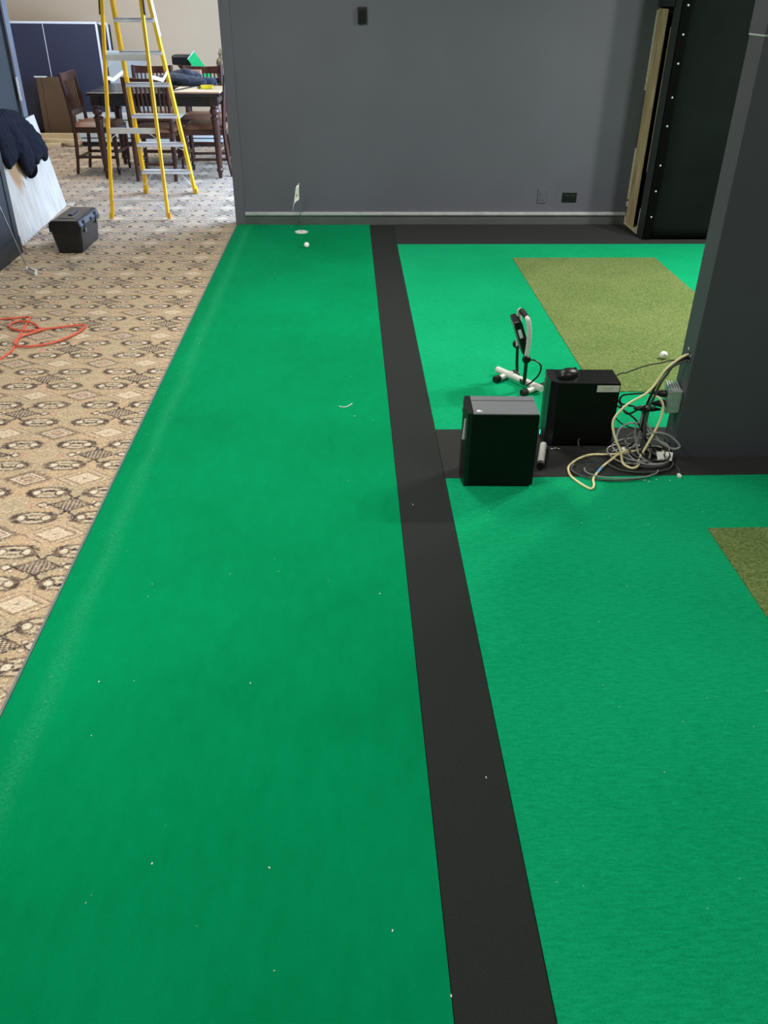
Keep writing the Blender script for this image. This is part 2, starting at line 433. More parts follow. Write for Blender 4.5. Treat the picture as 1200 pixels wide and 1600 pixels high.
# ------------------------------------------------------------------ the setting
YB = 7.32          # face of the charcoal back wall
struct(MB().b2(-8, 5.2, -3.2, 13.2, -0.06, 0.0).build('floor', M['carpet']))
struct(MB().b2(-8, 5.2, -3.2, 13.2, CEIL, CEIL+0.1).build('ceiling', M['ceil']))
struct(MB().b2(-0.94, 4.7, YB, YB+0.14, 0, CEIL).build('wall_back', M['wall_grey']))
struct(MB().b2(-0.945, -0.862, YB-0.022, YB+0.15, 0, CEIL, 0.004).build('trim_1', M['wall_grey']))
bb = MB(); bb.b2(-0.862, 2.385, YB-0.016, YB, 0, 0.082)
base_o = struct(bb.build('baseboard_back', M['trim_grey']))
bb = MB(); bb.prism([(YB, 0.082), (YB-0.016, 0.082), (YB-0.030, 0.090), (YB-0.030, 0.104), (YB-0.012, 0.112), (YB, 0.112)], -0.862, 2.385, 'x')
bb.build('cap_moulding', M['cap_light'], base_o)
# projecting return at the right of the back wall with an open slot
wr = MB()
wr.b2(2.39, 2.52, 6.80, 6.945, 0.0, CEIL)
wr.b2(2.39, 2.52, 6.925, YB, 1.625, CEIL)
wr.b2(2.50, 2.52, 6.925, YB, 0.0, 1.625)
ret = struct(wr.build('wall_return', M['wall_dark']))
st = MB(); st.b2(2.394, 2.406, 7.10, 7.302, 0.036, 1.61, 0.002); st.build('stud', M['stud'], ret)
st = MB(); st.b2(2.395, 2.50, 6.93, 7.302, 0.0, 0.034, 0.002); st.build('sole_plate', M['pine'], ret)
st = MB(); st.b2(2.47, 2.495, 6.95, 7.30, 0.034, 1.60); st.build('slot_shade_board', M['rebate'], ret)  # dark brown stands in for the shade deep in the gap
rnd = random.Random(3); poly = [(7.302, 0.0)]; z = 0.0
pts = []
for z0, z1, w0, w1 in [(0.0, 0.05, 0.02, 0.02), (0.05, 0.10, 0.02, 0.012), (0.16, 0.20, 0.012, 0.008), (1.05, 1.20, 0.004, 0.006), (1.20, 1.60, 0.007, 0.008), (0.22, 0.42, 0.009, 0.012), (0.42, 0.62, 0.012, 0.005)]:
    g = MB(); g.prism([(7.318, z0), (7.318-w0, z0), (7.318-(w0+w1)/2-0.003, (z0+z1)/2), (7.318-w1, z1), (7.318, z1)], 2.386, 2.399, 'x')
    g.build('torn_edge', M['gypsum'], ret)
g = MB(); g.b2(2.386, 2.392, 6.80, 7.3, 0.0, 0.012); g.build('floor_bead', M['gypsum'], ret)
g = MB(); g.b2(2.388, 2.400, 6.945, 6.952, 0.50, 1.5); g.build('torn_edge', M['stud'], ret)
g = MB(); g.b2(2.388, 2.402, 6.945, 6.953, 0.02, 0.22); g.build('torn_edge', M['gypsum'], ret)

# partition / column end
cw = MB(); cw.b2(1.39, 4.7, 3.11, 3.235, 0, 1.598, 0.003)
col_ = struct(cw.build('wall_partition', M['wall_col']))
MB().b2(1.388, 4.7, 3.107, 3.238, 1.602, CEIL).build('upper_panel', M['wall_col'], col_)
MB().b2(1.3885, 4.7, 3.1085, 3.2365, 1.596, 1.604).build('joint_bead', M['cap_light'], col_)
for x0, x1 in [(1.405, 1.475), (1.48, 1.53), (1.535, 1.56), (1.585, 1.63)]:
    MB().b2(x0, x1, 3.1065, 3.111, 0.004, 0.009+random.random()*0.003).build('caulk', M['trim_grey'], col_)
struct(MB().b2(4.7, 4.82, -3.2, 13.2, 0, CEIL).build('wall_right', M['wall_dark']))
struct(MB().b2(-8, 4.7, -3.2, -3.08, 0, CEIL).build('wall_front', M['wall_grey']))
# left: thick dark wall block, then a recessed dark wall ending in a door jamb
wl = struct(MB().b2(-3.3, -2.475, -3.08, 6.475, 0, CEIL).build('wall_left', M['block_dark']))
MB().b2(-2.475, -2.462, -3.08, 6.475, 0.0, 0.12).build('plinth', M['block_dark'], wl)
MB().b2(-2.475, -2.468, 6.40, 6.475, 0.12, CEIL).build('corner_bead', M['wall_dark'], wl)
wj = struct(MB().b2(-2.90, -2.765, 6.475, 7.855, 0, CEIL).build('wall_recess', M['wall_dark']))
struct(MB().b2(-8, -2.90, 7.72, 7.855, 0, CEIL).build('wall_inner', M['beige']))
dj = struct(MB().b2(-2.90, -2.745, 7.90, 8.01, 0, 2.1, 0.003).b2(-2.90, -2.77, 7.855, 7.90, 0, 2.1).build('door_1', M['blue_jamb']))
sp = MB().b2(-2.7445, -2.7415, 7.875, 7.925, 0.89, 1.065, 0.001).build('strike_plate', M['brass_plate'], dj)
for z in (0.925, 0.965, 1.01, 1.05): MB().lathe([(0.004, 0), (0.004, 0.002)], (-2.7415, 7.90, z), 8, Matrix.Rotation(R(90), 3, 'Y')).build('screw', M['rubber'], sp)
MB().b2(-2.752, -2.743, 7.857, 7.895, 0, 2.1).build('rebate', M['rebate'], dj)
# far room
struct(MB().b2(-8, 4.7, 12.75, 12.9, 0, CEIL).build('wall_far', M['beige']))
struct(MB().b2(-8.1, -8, -3.2, 12.9, 0, CEIL).build('wall_outer', M['beige']))
fr = MB(); fr.b2(0.62, 0.74, YB+0.14, 7.7, 0, CEIL); fr.b2(0.62, 0.74, 10.6, 12.75, 0, CEIL); fr.b2(0.62, 0.74, 7.7, 10.6, 0, 0.4); fr.b2(0.62, 0.74, 7.7, 10.6, 2.1, CEIL)
struct(fr.build('wall_window', M['beige']))
wd = struct(MB().b2(0.61, 0.67, 7.7, 7.75, 0.4, 2.1).b2(0.61, 0.67, 10.55, 10.6, 0.4, 2.1).b2(0.61, 0.67, 7.75, 10.55, 0.4, 0.45).b2(0.61, 0.67, 7.75, 10.55, 2.05, 2.1).build('window_1', M['white_pl']))
for y0 in (8.65, 9.6): MB().b2(0.62, 0.66, y0, y0+0.03, 0.45, 2.05).build('mullion', M['white_pl'], wd)

# ------------------------------------------------------------------ ceiling lights
for i, (x, y, p, big) in enumerate(TROFFERS):
    where = ['troffer over the patterned carpet by the putting lane', 'troffer over the far end of the putting lane', 'square downlight over the far hitting bay nearest the right wall', 'square downlight over the olive mat of the far bay', 'troffer over the near hitting bay', 'troffer over the dining table in the far room'][i]
    t = thing('ceiling_light', (x, y, CEIL), 'white ceiling ' + where, 'light', 0, 'ceiling lights')
    if not big:
        MB().b2(-.14, .14, -.14, -.11, -.03, 0).b2(-.14, .14, .11, .14, -.03, 0).b2(-.14, -.11, -.11, .11, -.03, 0).b2(.11, .14, -.11, .11, -.03, 0).build('frame', M['white_pl'], t)
        MB().b2(-.11, .11, -.11, .11, -.02, -.005).build('diffuser', M['diffuser'], t)
        area('troffer_light', (x, y, CEIL-0.04), (0, 0, 0), 0.20, 0.20, p, WARM)
        continue
    MB().b2(-.32, .32, -.62, -.59, -.03, 0).b2(-.32, .32, .59, .62, -.03, 0).b2(-.32, -.29, -.59, .59, -.03, 0).b2(.29, .32, -.59, .59, -.03, 0).build('frame', M['white_pl'], t)
    MB().b2(-.29, .29, -.59, .59, -.02, -.005).build('diffuser', M['diffuser'], t)
    area('troffer_light', (x, y, CEIL-0.04), (0, 0, 0), 0.58, 1.18, p, WARM)

# ------------------------------------------------------------------ floor coverings
def slab(name, poly, h, mat, label, cat, bev=0.0):
    o = MB().prism(poly, 0.0005, h).build(name, mat); tag(o, label, cat); return o
TH = 0.012
# putting lane: raised slab with a rounded-off left shoulder
pg = MB(); ys = [-3.0 + k*(YB+2.975)/24 for k in range(25)]
rows = []
for y in ys:
    xl = -0.978 + (y-1.67)*(0.040/5.65)
    wv = 0.004*math.sin(y*2.1)
    prof = [(xl, 0.0005), (xl, 0.006), (xl+0.02, 0.011+wv*0.2), (xl+0.055, 0.015), (xl+0.10+wv, 0.0165), (xl+0.15+wv, 0.0135), (xl+0.22, 0.012), (0.186, 0.012), (0.186, 0.0005)]
    rows.append([pg.bm.verts.new((px, y, pz)) for px, pz in prof])
for i in range(len(rows)-1):
    for k in range(len(rows[0])-1): pg.bm.faces.new((rows[i][k], rows[i][k+1], rows[i+1][k+1], rows[i+1][k]))
pg.bm.faces.new(rows[0]); pg.bm.faces.new(rows[-1])
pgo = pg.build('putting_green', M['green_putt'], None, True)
tag(pgo, 'long narrow emerald green putting lane running up to the charcoal back wall', 'putting green')
es = MB(); es.prism([(-1.0185, -3.0), (-1.0105, -3.0), (-0.9375, YB-0.03), (-0.9455, YB-0.03)], 0.0005, 0.0115)
es.build('edge_strip', M['edge_grey'], pgo)
slab('divider_strip', [(0.188, -3.0), (0.386, -3.0), (0.386, YB-0.03), (0.188, YB-0.03)], TH, M['black_turf'], 'long black carpet strip dividing the putting lane from the hitting bays', 'carpet strip')
slab('cross_strip', [(0.388, 2.955), (4.69, 2.955), (4.69, 3.40), (0.388, 3.40)], TH, M['grey_turf'], 'charcoal carpet strip under the computer towers and partition', 'carpet strip')
slab('border_strip', [(0.388, 6.655), (4.69, 6.655), (4.69, YB-0.018), (0.388, YB-0.018)], TH, M['grey_turf'], 'charcoal carpet strip along the foot of the back wall', 'carpet strip')
def holed(name, x0, x1, y0, y1, hx0, hx1, hy0, hy1, mat, label):
    b = MB()
    for a in ((x0, hx0, y0, y1), (hx1, x1, y0, y1), (hx0, hx1, y0, hy0), (hx0, hx1, hy1, y1)): b.b2(*a, 0.0005, TH)
    bmesh.ops.remove_doubles(b.bm, verts=list(b.bm.verts), dist=0.0001)
    o = b.build(name, mat); return tag(o, label, 'turf')
holed('bay_turf', 0.389, 4.69, 3.402, 6.653, 1.235, 2.322, 3.80, 6.25, M['green_bay'], 'bright green turf of the far hitting bay beyond the computer towers')
holed('bay_turf', 0.389, 4.69, -3.0, 2.953, 1.336, 2.42, 0.10, 2.552, M['green_bay'], 'bright green turf of the near hitting bay in front of the towers')
slab('hitting_mat', [(1.236, 3.801), (2.321, 3.801), (2.321, 6.249), (1.236, 6.249)], TH+0.003, M['olive'], 'olive hitting mat set in the far bay with a golf ball on it', 'mat')
slab('hitting_mat', [(1.337, 0.101), (2.419, 0.101), (2.419, 2.551), (1.337, 2.551)], TH+0.003, M['olive'], 'olive hitting mat at the right edge of the near bay', 'mat')

# black fabric enclosure panel
fp = thing('fabric_panel', (2.40, 6.80, 0), 'black fabric side screen with a row of white snaps beside the slot', 'screen')
fm = MB(); n = 24
top = []; 
for j in range(n+1):
    z = 0.006 + j*(CEIL-0.01)/n
    top.append([fm.bm.verts.new((x, -0.012 + 0.006*math.sin(x*5+z*2.2)*math.sin(z*3.1+x), z)) for x in [0.052+k*0.16 for k in range(15)]])
for j in range(n):
    for k in range(14): fm.bm.faces.new((top[j][k], top[j][k+1], top[j+1][k+1], top[j+1][k]))
fo = fm.build('fabric', M['fabric_black'], fp, True)
sm = fo.modifiers.new('thick', 'SOLIDIFY'); sm.thickness = 0.006
MB().b2(-0.008, 0.054, -0.022, -0.002, 0.006, CEIL-0.01, 0.004).build('hem', M['black_edge'], fp)
for z in (0.19, 0.386, 0.576, 0.855, 1.05, 1.273, 1.458, 1.638, 1.84, 2.04, 2.25, 2.45):
    MB().lathe([(0.0075, 0), (0.0075, 0.003), (0.004, 0.0055)], (0.030, -0.022, z), 10, Matrix.Rotation(R(90), 3, 'X')).build('snap', M['snap'], fp)

# ------------------------------------------------------------------ wall fittings
t = thing('switch_plate', (1.652, YB, 0.243), 'grey painted vertical switch plate low on the back wall', 'switch')
MB().box((0, -0.004, 0), (0.074, 0.008, 0.116), None, 0.003).build('plate', M['wall_grey'], t)
MB().box((0, -0.009, 0), (0.033, 0.006, 0.066), None, 0.002).build('rocker', M['wall_grey'], t)
t = thing('outlet', (1.887, YB, 0.233), 'black horizontal power outlet low on the back wall', 'outlet')
MB().box((0, -0.004, 0), (0.122, 0.008, 0.080), None, 0.003).build('plate', M['black_pl'], t)
for s in (-1, 1):
    f = MB().box((s*0.024, -0.009, 0), (0.036, 0.004, 0.034), None, 0.0015).build('socket', M['black_pl'], t)
    MB().b2(s*0.024-0.008, s*0.024+0.006, -0.0122, -0.0108, 0.005, 0.007).b2(s*0.024-0.008, s*0.024+0.006, -0.0122, -0.0108, -0.007, -0.005).build('slot', M['rubber'], f)
t = thing('sensor_box', (0.133, YB, 1.547), 'small black box mounted high on the charcoal back wall', 'sensor')
MB().box((0, -0.016, 0), (0.070, 0.032, 0.106), None, 0.004).build('housing', M['black_pl'], t)
MB().box((0, -0.033, -0.004), (0.052, 0.004, 0.078), None, 0.0015).build('faceplate', M['black_case'], t)

# ------------------------------------------------------------------ putting cup, flag, golf balls
t = thing('putting_cup', (-0.382, 7.04, TH), 'white round putting cup with a small white flag', 'putting cup')
MB().lathe([(0.0, 0.0002), (0.054, 0.0002), (0.054, 0.0035), (0.047, 0.005), (0.0435, 0.003), (0.012, 0.0018), (0.0, 0.0018)], (0,0,0), 32).build('cup', M['white_pl'], t, True)
pole = MB().tube([(0,0,0.001), (-0.002,0,0.18), (-0.005,0,0.375)], [0.0032, 0.0028, 0.0025], 8).build('pole', M['steel'], t, True)
fl = MB(); rows = []
for j in range(9):
    q = j/8
    zt = 0.372 - 0.01*q - 0.06*q*q; wdt = 0.0
    rows.append((q, zt))
grid = []
tr = [(-0.004, 0.372), (-0.018, 0.368), (-0.030, 0.350), (-0.036, 0.315), (-0.046, 0.260), (-0.056, 0.215), (-0.064, 0.172)]
br = [(-0.003, 0.262), (-0.004, 0.262), (-0.010, 0.256), (-0.026, 0.245), (-0.044, 0.228), (-0.054, 0.200), (-0.060, 0.170)]
for i, (a, b) in enumerate(zip(tr, br)):
    grid.append([fl.bm.verts.new((a[0]+(b[0]-a[0])*k/5, -0.002-0.010*math.sin(i*1.1+k*0.9)*min(1, i/2), a[1]+(b[1]-a[1])*k/5)) for k in range(6)])
for i in range(len(grid)-1):
    for k in range(5): fl.bm.faces.new((grid[i][k], grid[i][k+1], grid[i+1][k+1], grid[i+1][k]))
fo = fl.build('flag', M['flag'], t, True); mm = fo.modifiers.new('t', 'SOLIDIFY'); mm.thickness = 0.0012
MB().box((-0.024, -0.014, 0.292), (0.014, 0.0015, 0.012), Matrix.Rotation(R(-20), 3, 'Y')).build('mark', M['ink'], t)
MB().lathe([(0.0042, 0), (0.0042, 0.004), (0.002, 0.007)], (-0.005, 0, 0.374), 8).build('cap', M['white_pl'], t)

def golf_ball(loc, label, mark=False):
    t = thing('golf_ball', loc, label, 'golf ball')
    bm = bmesh.new(); bmesh.ops.create_icosphere(bm, subdivisions=5, radius=0.02135)
    N = 120; sites = []
    for i in range(N):
        z = 1-2*(i+0.5)/N; ph = i*2.399963; r = math.sqrt(1-z*z); sites.append(Vector((r*math.cos(ph), r*math.sin(ph), z)))
    for v in bm.verts:
        d = v.co.normalized(); c = max(d.dot(s) for s in sites); ang = math.acos(min(1, c))
        if ang < 0.12: v.co = d*(0.02135 - 0.0006*(1-(ang/0.12)**2))
        v.co.z += 0.02135
    b = MB(); b.bm.free(); b.bm = bm; b.build('ball', M['golf'], t, True)
    if mark:
        MB().box((0.001, -0.0196, 0.030), (0.012, 0.0016, 0.0012), Matrix.Rotation(R(-22), 3, 'X')).build('print_mark', M['ink_dark'], t)
    return t
golf_ball((-0.32, 6.55, TH), 'white golf ball lying on the putting lane near the cup')
golf_ball((1.719, 4.23, TH+0.003), 'white golf ball on the olive mat beside the partition', True)

# ------------------------------------------------------------------ computer towers
def tower(name, loc, rz, L, Wd, Ht, label):
    """front bezel faces local -x; side panel faces local -y"""
    return thing(name, loc, label, 'computer', rz)
t = tower('computer_tower', (0.594, 2.963, TH), R(-2.2), .28, .165, .326, '')
tag(t, 'black computer tower with painted grey reflection on top standing at the corner of the strips')
L, Wd, Ht = 0.282, 0.165, 0.326
MB().b2(-L/2+0.022, L/2, -Wd/2, Wd/2, 0.008, Ht-0.006, 0.003).build('case', M['black_case'], t)
lid = MB().b2(-L/2+0.026, L/2-0.002, -Wd/2, Wd/2, Ht-0.006, Ht, 0.002).build('top_panel', M['case_top'], t)
MB().b2(-L/2+0.028, L/2-0.004, 0.036, 0.039, Ht, Ht+0.0008).build('seam', M['black_case'], lid)
MB().b2(-L/2+0.022, L/2, -Wd/2-0.0025, -Wd/2+0.001, 0.012, Ht-0.012, 0.001).build('side_panel', M['black_case'], t)
bz = MB(); bz.prism([(-L/2+0.024, -Wd/2), (-L/2+0.024, Wd/2), (-L/2+0.004, Wd/2), (-L/2-0.004, Wd/4), (-L/2-0.006, 0), (-L/2-0.004, -Wd/4), (-L/2+0.004, -Wd/2)], 0.006, Ht)
bez = bz.build('front_bezel', M['black_pl'], t, True)
MB().box((-L/2-0.002, -0.055, 0.245), (0.012, 0.006, 0.09), Matrix.Rotation(R(4), 3, 'Y'), 0.002).build('drive_trim', M['alu'], bez)
MB().lathe([(0.009, 0), (0.009, 0.002), (0.006, 0.003)], (-L/2-0.005, 0.03, 0.29), 16, Matrix.Rotation(R(-90), 3, 'Y')).build('power_button', M['steel'], bez)
MB().b2(-L/2+0.040, -L/2+0.054, -0.066, -0.052, Ht, Ht+0.0008).b2(-L/2+0.056, -L/2+0.060, -0.066, -0.056, Ht, Ht+0.0008).build('logo_sticker', M['white_pl'], lid)
for sx in (-1, 1):
    for sy in (-1, 1): MB().box((sx*0.11, sy*0.06, 0.004), (0.03, 0.02, 0.008), None, 0.002).build('foot', M['rubber'], t)

L, Wd, Ht = 0.285, 0.150, 0.302
t = thing('computer_tower', (1.010, 3.297, TH), 'black computer tower with a white paper label and a mouse on top', 'computer', R(-1.5))
MB().b2(-L/2+0.02, L/2, -Wd/2, Wd/2, 0.006, Ht, 0.003).build('case', M['black_case'], t)
MB().b2(-L/2+0.024, L/2-0.002, -Wd/2-0.002, -Wd/2+0.001, 0.012, Ht-0.006, 0.001).build('side_panel', M['black_case'], t)
bz = MB(); bz.prism([(-L/2+0.022, -Wd/2), (-L/2+0.022, Wd/2), (-L/2-0.010, Wd/2-0.004), (-L/2-0.016, 0.01), (-L/2-0.010, -Wd/2+0.02)], 0.004, Ht+0.001)
bez = bz.build('front_bezel', M['toolbox'], t)
MB().box((-L/2-0.0165, 0.012, 0.028), (0.004, 0.005, 0.022), None, 0.001).build('power_light', M['led'], bez)
lab = MB().b2(L/2-0.100, L/2-0.006, -Wd/2-0.0032, -Wd/2-0.002, Ht-0.040, Ht-0.010).build('paper_label', M['label'], t)
MB().b2(L/2-0.080, L/2-0.034, -Wd/2-0.0036, -Wd/2-0.0031, Ht-0.022, Ht-0.0205).b2(L/2-0.074, L/2-0.030, -Wd/2-0.0036, -Wd/2-0.0031, Ht-0.028, Ht-0.0268).b2(L/2-0.080, L/2-0.040, -Wd/2-0.0036, -Wd/2-0.0031, Ht-0.034, Ht-0.033).build('print', M['ink'], lab)
for sx in (-1, 1):
    for sy in (-1, 1): MB().box((sx*0.11, sy*0.05, 0.003), (0.03, 0.02, 0.006), None, 0.001).build('foot', M['rubber'], t)
# mouse
t = thing('computer_mouse', (0.943, 3.296, TH+Ht+0.001), 'black computer mouse on top of the labelled tower', 'mouse', R(-62))
ms = MB(); prev = None; rows = []
for i in range(13):
    q = i/12; y = -0.055+0.110*q
    wd_ = 0.030*math.sqrt(max(0.0, 1-((q-0.5)/0.505)**2))*(1.05-0.1*math.cos(q*6.28))+0.002
    h = 0.036*math.sqrt(max(0.0, 1-((q-0.42)/0.60)**2)) if q > 0.42 else 0.036*math.sqrt(max(0.0, 1-((q-0.42)/0.43)**2))
    h = max(h, 0.004)
    rows.append([ms.bm.verts.new((wd_*math.cos(a), y, h*math.sin(a)**0.8 if math.sin(a) > 0 else 0)) for a in [math.pi*k/10 for k in range(11)]])
for i in range(12):
    for k in range(10): ms.bm.faces.new((rows[i][k], rows[i][k+1], rows[i+1][k+1], rows[i+1][k]))
    ms.bm.faces.new((rows[i][10], rows[i][0], rows[i+1][0], rows[i+1][10]))
ms.bm.faces.new(rows[0]); ms.bm.faces.new(rows[-1])
ms.build('body', M['black_pl'], t, True)
MB().lathe([(0.008, -0.003), (0.009, 0), (0.008, 0.003)], (0, 0.030, 0.0265), 14, Matrix.Rotation(R(90), 3, 'Y')).build('scroll_wheel', M['rubber'], t)
MB().box((0, 0.042, 0.020), (0.0016, 0.022, 0.004), Matrix.Rotation(R(-32), 3, 'X')).build('button_seam', M['rubber'], t)

# white tube on the strip between the two towers
t = thing('white_tube', (0.80, 3.02, TH+0.016), 'white metal tube with black end cap lying between the two towers', 'tube')
MB().tube([(0, 0.018, 0), (0.048, 0.19, 0.0)], 0.015, 14).build('tube', M['foot_white'], t, True)
MB().tube([(-0.004, 0.0, 0), (0.001, 0.022, 0)], 0.0165, 14).build('end_cap', M['rubber'], t, True)

# ------------------------------------------------------------------ portable work light
t = thing('work_light', (0.865, 3.905, TH), 'portable work light with white H stand and tilted black lamp head', 'work light')
def wp(x, y, z): return (x-0.865, y-3.905, z-TH)
bar = MB().tube([wp(.772, 4.035, .040), wp(.955, 3.780, .040)], 0.0175, 12).build('base_bar', M['foot_white'], t, True)
for (a, b) in (((.742, 3.928), (.872, 4.022)), ((.852, 3.760), (.985, 3.852))):
    d = Vector((b[0]-a[0], b[1]-a[1], 0)).normalized()
    MB().tube([wp(a[0]+d.x*.03, a[1]+d.y*.03, .0285), wp(b[0]-d.x*.03, b[1]-d.y*.03, .0285)], 0.0150, 12).build('foot_bar', M['foot_white'], t, True)
    MB().tube([wp(a[0], a[1], .0285), wp(a[0]+d.x*.034, a[1]+d.y*.034, .0285)], 0.0165, 12).build('end_cap', M['rubber'], t, True)
    MB().tube([wp(b[0]-d.x*.034, b[1]-d.y*.034, .0285), wp(b[0], b[1], .0285)], 0.0165, 12).build('end_cap', M['rubber'], t, True)
# black upright bracket
MB().tube(spline([wp(.848, 3.955, .205), wp(.856, 3.955, .09), wp(.862, 3.945, .055), wp(.868, 3.89, .040), wp(.872, 3.835, .050), wp(.872, 3.822, .085), wp(.868, 3.812, .20)], 5), 0.0135, 8, True, 0.6).build('bracket', M['black_pl'], t, True)
for (x, y, z) in ((.866, 3.800, .190), (.846, 3.966, .205)):
    MB().lathe([(0.019, -0.012), (0.021, -0.006), (0.021, 0.006), (0.016, 0.014)], wp(x, y, z), 12, Matrix.Rotation(R(90), 3, 'X')).build('tilt_knob', M['black_pl'], t)
# white carrying handle
hp = spline([wp(.866, 3.805, .200), wp(.868, 3.800, .29), wp(.860, 3.803, .365), wp(.852, 3.825, .392), wp(.844, 3.925, .392), wp(.840, 3.948, .375), wp(.845, 3.953, .30), wp(.850, 3.955, .20)], 6)
MB().tube(hp, 0.0122, 10).build('handle', M['foot_white'], t, True)
MB().tube([wp(.853, 3.822, .391), wp(.848, 3.87, .3945), wp(.844, 3.922, .392)], 0.0145, 10).build('grip', M['rubber'], t, True)
# tilted lamp head
Mt = Matrix.Rotation(R(-21), 3, 'Y')
cL = Vector(wp(.838, 3.88, .285))
hd = thing('x', (0,0,0), None, None); bpy.data.objects.remove(hd)
lh = MB().box(cL, (0.030, 0.125, 0.185), Mt, 0.006).build('lamp_head', M['black_pl'], t)
MB().box(cL + Mt @ Vector((-0.0165, 0, 0.0)), (0.004, 0.100, 0.150), Mt, 0.001).build('lens', M['lens'], lh)
for k in range(6): MB().box(cL + Mt @ Vector((0.019, -0.045+0.018*k, 0)), (0.010, 0.004, 0.150), Mt).build('cooling_fin', M['black_pl'], lh)
MB().box(cL + Mt @ Vector((0.0, -0.064, 0.030)), (0.016, 0.003, 0.045), Mt, 0.001).build('side_label', M['alu'], lh)
MB().tube(spline([wp(.872, 3.80, .185), wp(.905, 3.785, .19), wp(.935, 3.775, .165), wp(.930, 3.775, .12), wp(.900, 3.785, .075), wp(.880, 3.80, .05)], 6), 0.0042, 8).build('power_cord', M['black_cable'], t, True)

# ------------------------------------------------------------------ outlet box on partition, plugs
t = thing('power_box', (1.39, 3.172, 0.262), 'galvanised outlet box with two black plugs on the partition edge', 'outlet')
MB().box((-0.026, 0, 0), (0.052, 0.078, 0.100), None, 0.003).build('box', M['box_metal'], t)
for k in range(5): MB().box((-0.008-0.011*k, 0, 0.053), (0.006, 0.082, 0.008), Matrix.Rotation(R(14), 3, 'X'), 0.002).build('rib', M['box_metal'], t)
cv = MB().box((-0.054, 0, 0), (0.004, 0.072, 0.112), None, 0.001).build('cover', M['box_metal'], t)
for z in (-0.051, 0.051): MB().lathe([(0.004, 0), (0.003, 0.002)], (-0.056, 0, z), 8, Matrix.Rotation(R(-90), 3, 'Y')).build('screw', M['steel'], cv)
for z in (-0.022, 0.024):
    MB().tube([(-0.056, 0, z), (-0.075, 0, z), (-0.090, 0, z), (-0.108, 0, z)], [0.015, 0.016, 0.012, 0.007], 10).build('plug', M['black_pl'], t, True)
# ragged hole where cables leave the partition
t = thing('cable_hole', (1.39, 3.160, 0.455), 'ragged cable hole with chipped plaster in the partition edge', 'hole')
MB().lathe([(0.002, 0.0), (0.016, 0.0), (0.020, 0.0015), (0.016, 0.003), (0.002, 0.0025)], (0, 0, 0), 12, Matrix.Rotation(R(-90), 3, 'Y')).build('rim', M['rubber'], t)
for (dy, dz, s) in ((0.012, 0.030, .006), (-0.020, 0.010, .005), (0.006, -0.022, .005), (-0.012, -0.014, .004)):
    MB().box((-0.002, dy, dz), (0.003, s*2, s), Matrix.Rotation(dy*60, 3, 'X'), 0.001).build('plaster_chip', M['gypsum'], t)

# ------------------------------------------------------------------ cables
def cable(name, pts, r, mat, label, cat='cable', sub=6, extra=None):
    o = MB().tube(spline(pts, sub), r, 8).build(name, mat, None, True)
    return tag(o, label, cat)
G0 = TH + 0.0045
cable('network_cable', [(1.400, 3.16, .467), (1.372, 3.158, .460), (1.341, 3.155, .440), (1.302, 3.15, .404), (1.280, 3.145, .367), (1.262, 3.14, .336), (1.226, 3.13, .301), (1.170, 3.12, .272), (1.132, 3.11, .243), (1.104, 3.10, .207), (1.100, 3.09, .172), (1.114, 3.075, .125), (1.140, 3.06, .075), (1.152, 3.04, .028), (1.165, 3.000, G0+.012), (1.186, 2.995, G0+.010), (1.214, 3.02, G0+.010), (1.236, 3.08, .024), (1.272, 3.10, .098), (1.303, 3.115, .172), (1.316, 3.13, .224), (1.312, 3.135, .256), (1.291, 3.145, .280), (1.268, 3.165, .275), (1.262, 3.18, .245)], 0.0052, M['cream_cable'], 'cream network cable hanging in a tall loop from the partition hole')
yc = cable('network_cable', [(1.345, 3.089, G0+.01), (1.354, 3.127, G0+.018), (1.346, 3.159, G0+.02), (1.302, 3.153, G0+.022), (1.261, 3.142, G0+.02), (1.177, 3.106, G0+.022), (1.142, 3.109, G0+.016), (1.098, 3.127, G0+.005), (1.039, 3.134, G0), (.983, 3.104, G0), (.936, 3.056, G0), (.914, 3.015, G0), (.91, 2.956, G0), (.929, 2.904, G0), (.960, 2.852, G0), (.975, 2.848, G0+.002), (.987, 2.872, G0+.004), (.996, 2.919, G0+.003), (1.018, 2.959, G0+.003), (1.055, 3.011, G0+.006), (1.105, 3.064, G0+.01), (1.145, 3.088, G0+.026), (1.193, 3.118, G0+.03)], 0.0050, M['cream_cable'], 'cream network cable looping flat over the floor strip with a blue tape band')
MB().tube([(1.024, 2.968, G0+.003), (1.040, 2.990, G0+.0045), (1.054, 3.010, G0+.006)], 0.0060, 8).build('tape_band', simple('blue_tape', (120, 170, 214), 0.5), yc, True)
cable('black_cable', [(1.402, 3.165, .455), (1.343, 3.16, .431), (1.309, 3.16, .398), (1.283, 3.16, .349), (1.266, 3.16, .286), (1.259, 3.17, .235), (1.255, 3.17, .15), (1.25, 3.18, .06), (1.22, 3.20, .028), (1.16, 3.24, G0+.004)], 0.0058, M['black_cable'], 'thick black cable, upper of the two dropping from the partition hole')
cable('black_cable', [(1.402, 3.155, .444), (1.333, 3.15, .420), (1.311, 3.15, .383), (1.290, 3.15, .340), (1.277, 3.155, .273), (1.268, 3.16, .235), (1.266, 3.16, .15), (1.27, 3.15, .06), (1.30, 3.13, .03), (1.36, 3.08, G0+.02)], 0.0058, M['grey_cable'], 'dark grey cable, lower of the two dropping from the partition hole')
cable('black_cable', [(1.285, 3.172, .286), (1.25, 3.18, .285), (1.20, 3.20, .272), (1.165, 3.21, .262), (1.155, 3.215, .240), (1.170, 3.215, .218), (1.215, 3.20, .214), (1.245, 3.19, .20)], 0.0040, M['black_cable'], 'black lead of the upper plug curling back to the bundle')
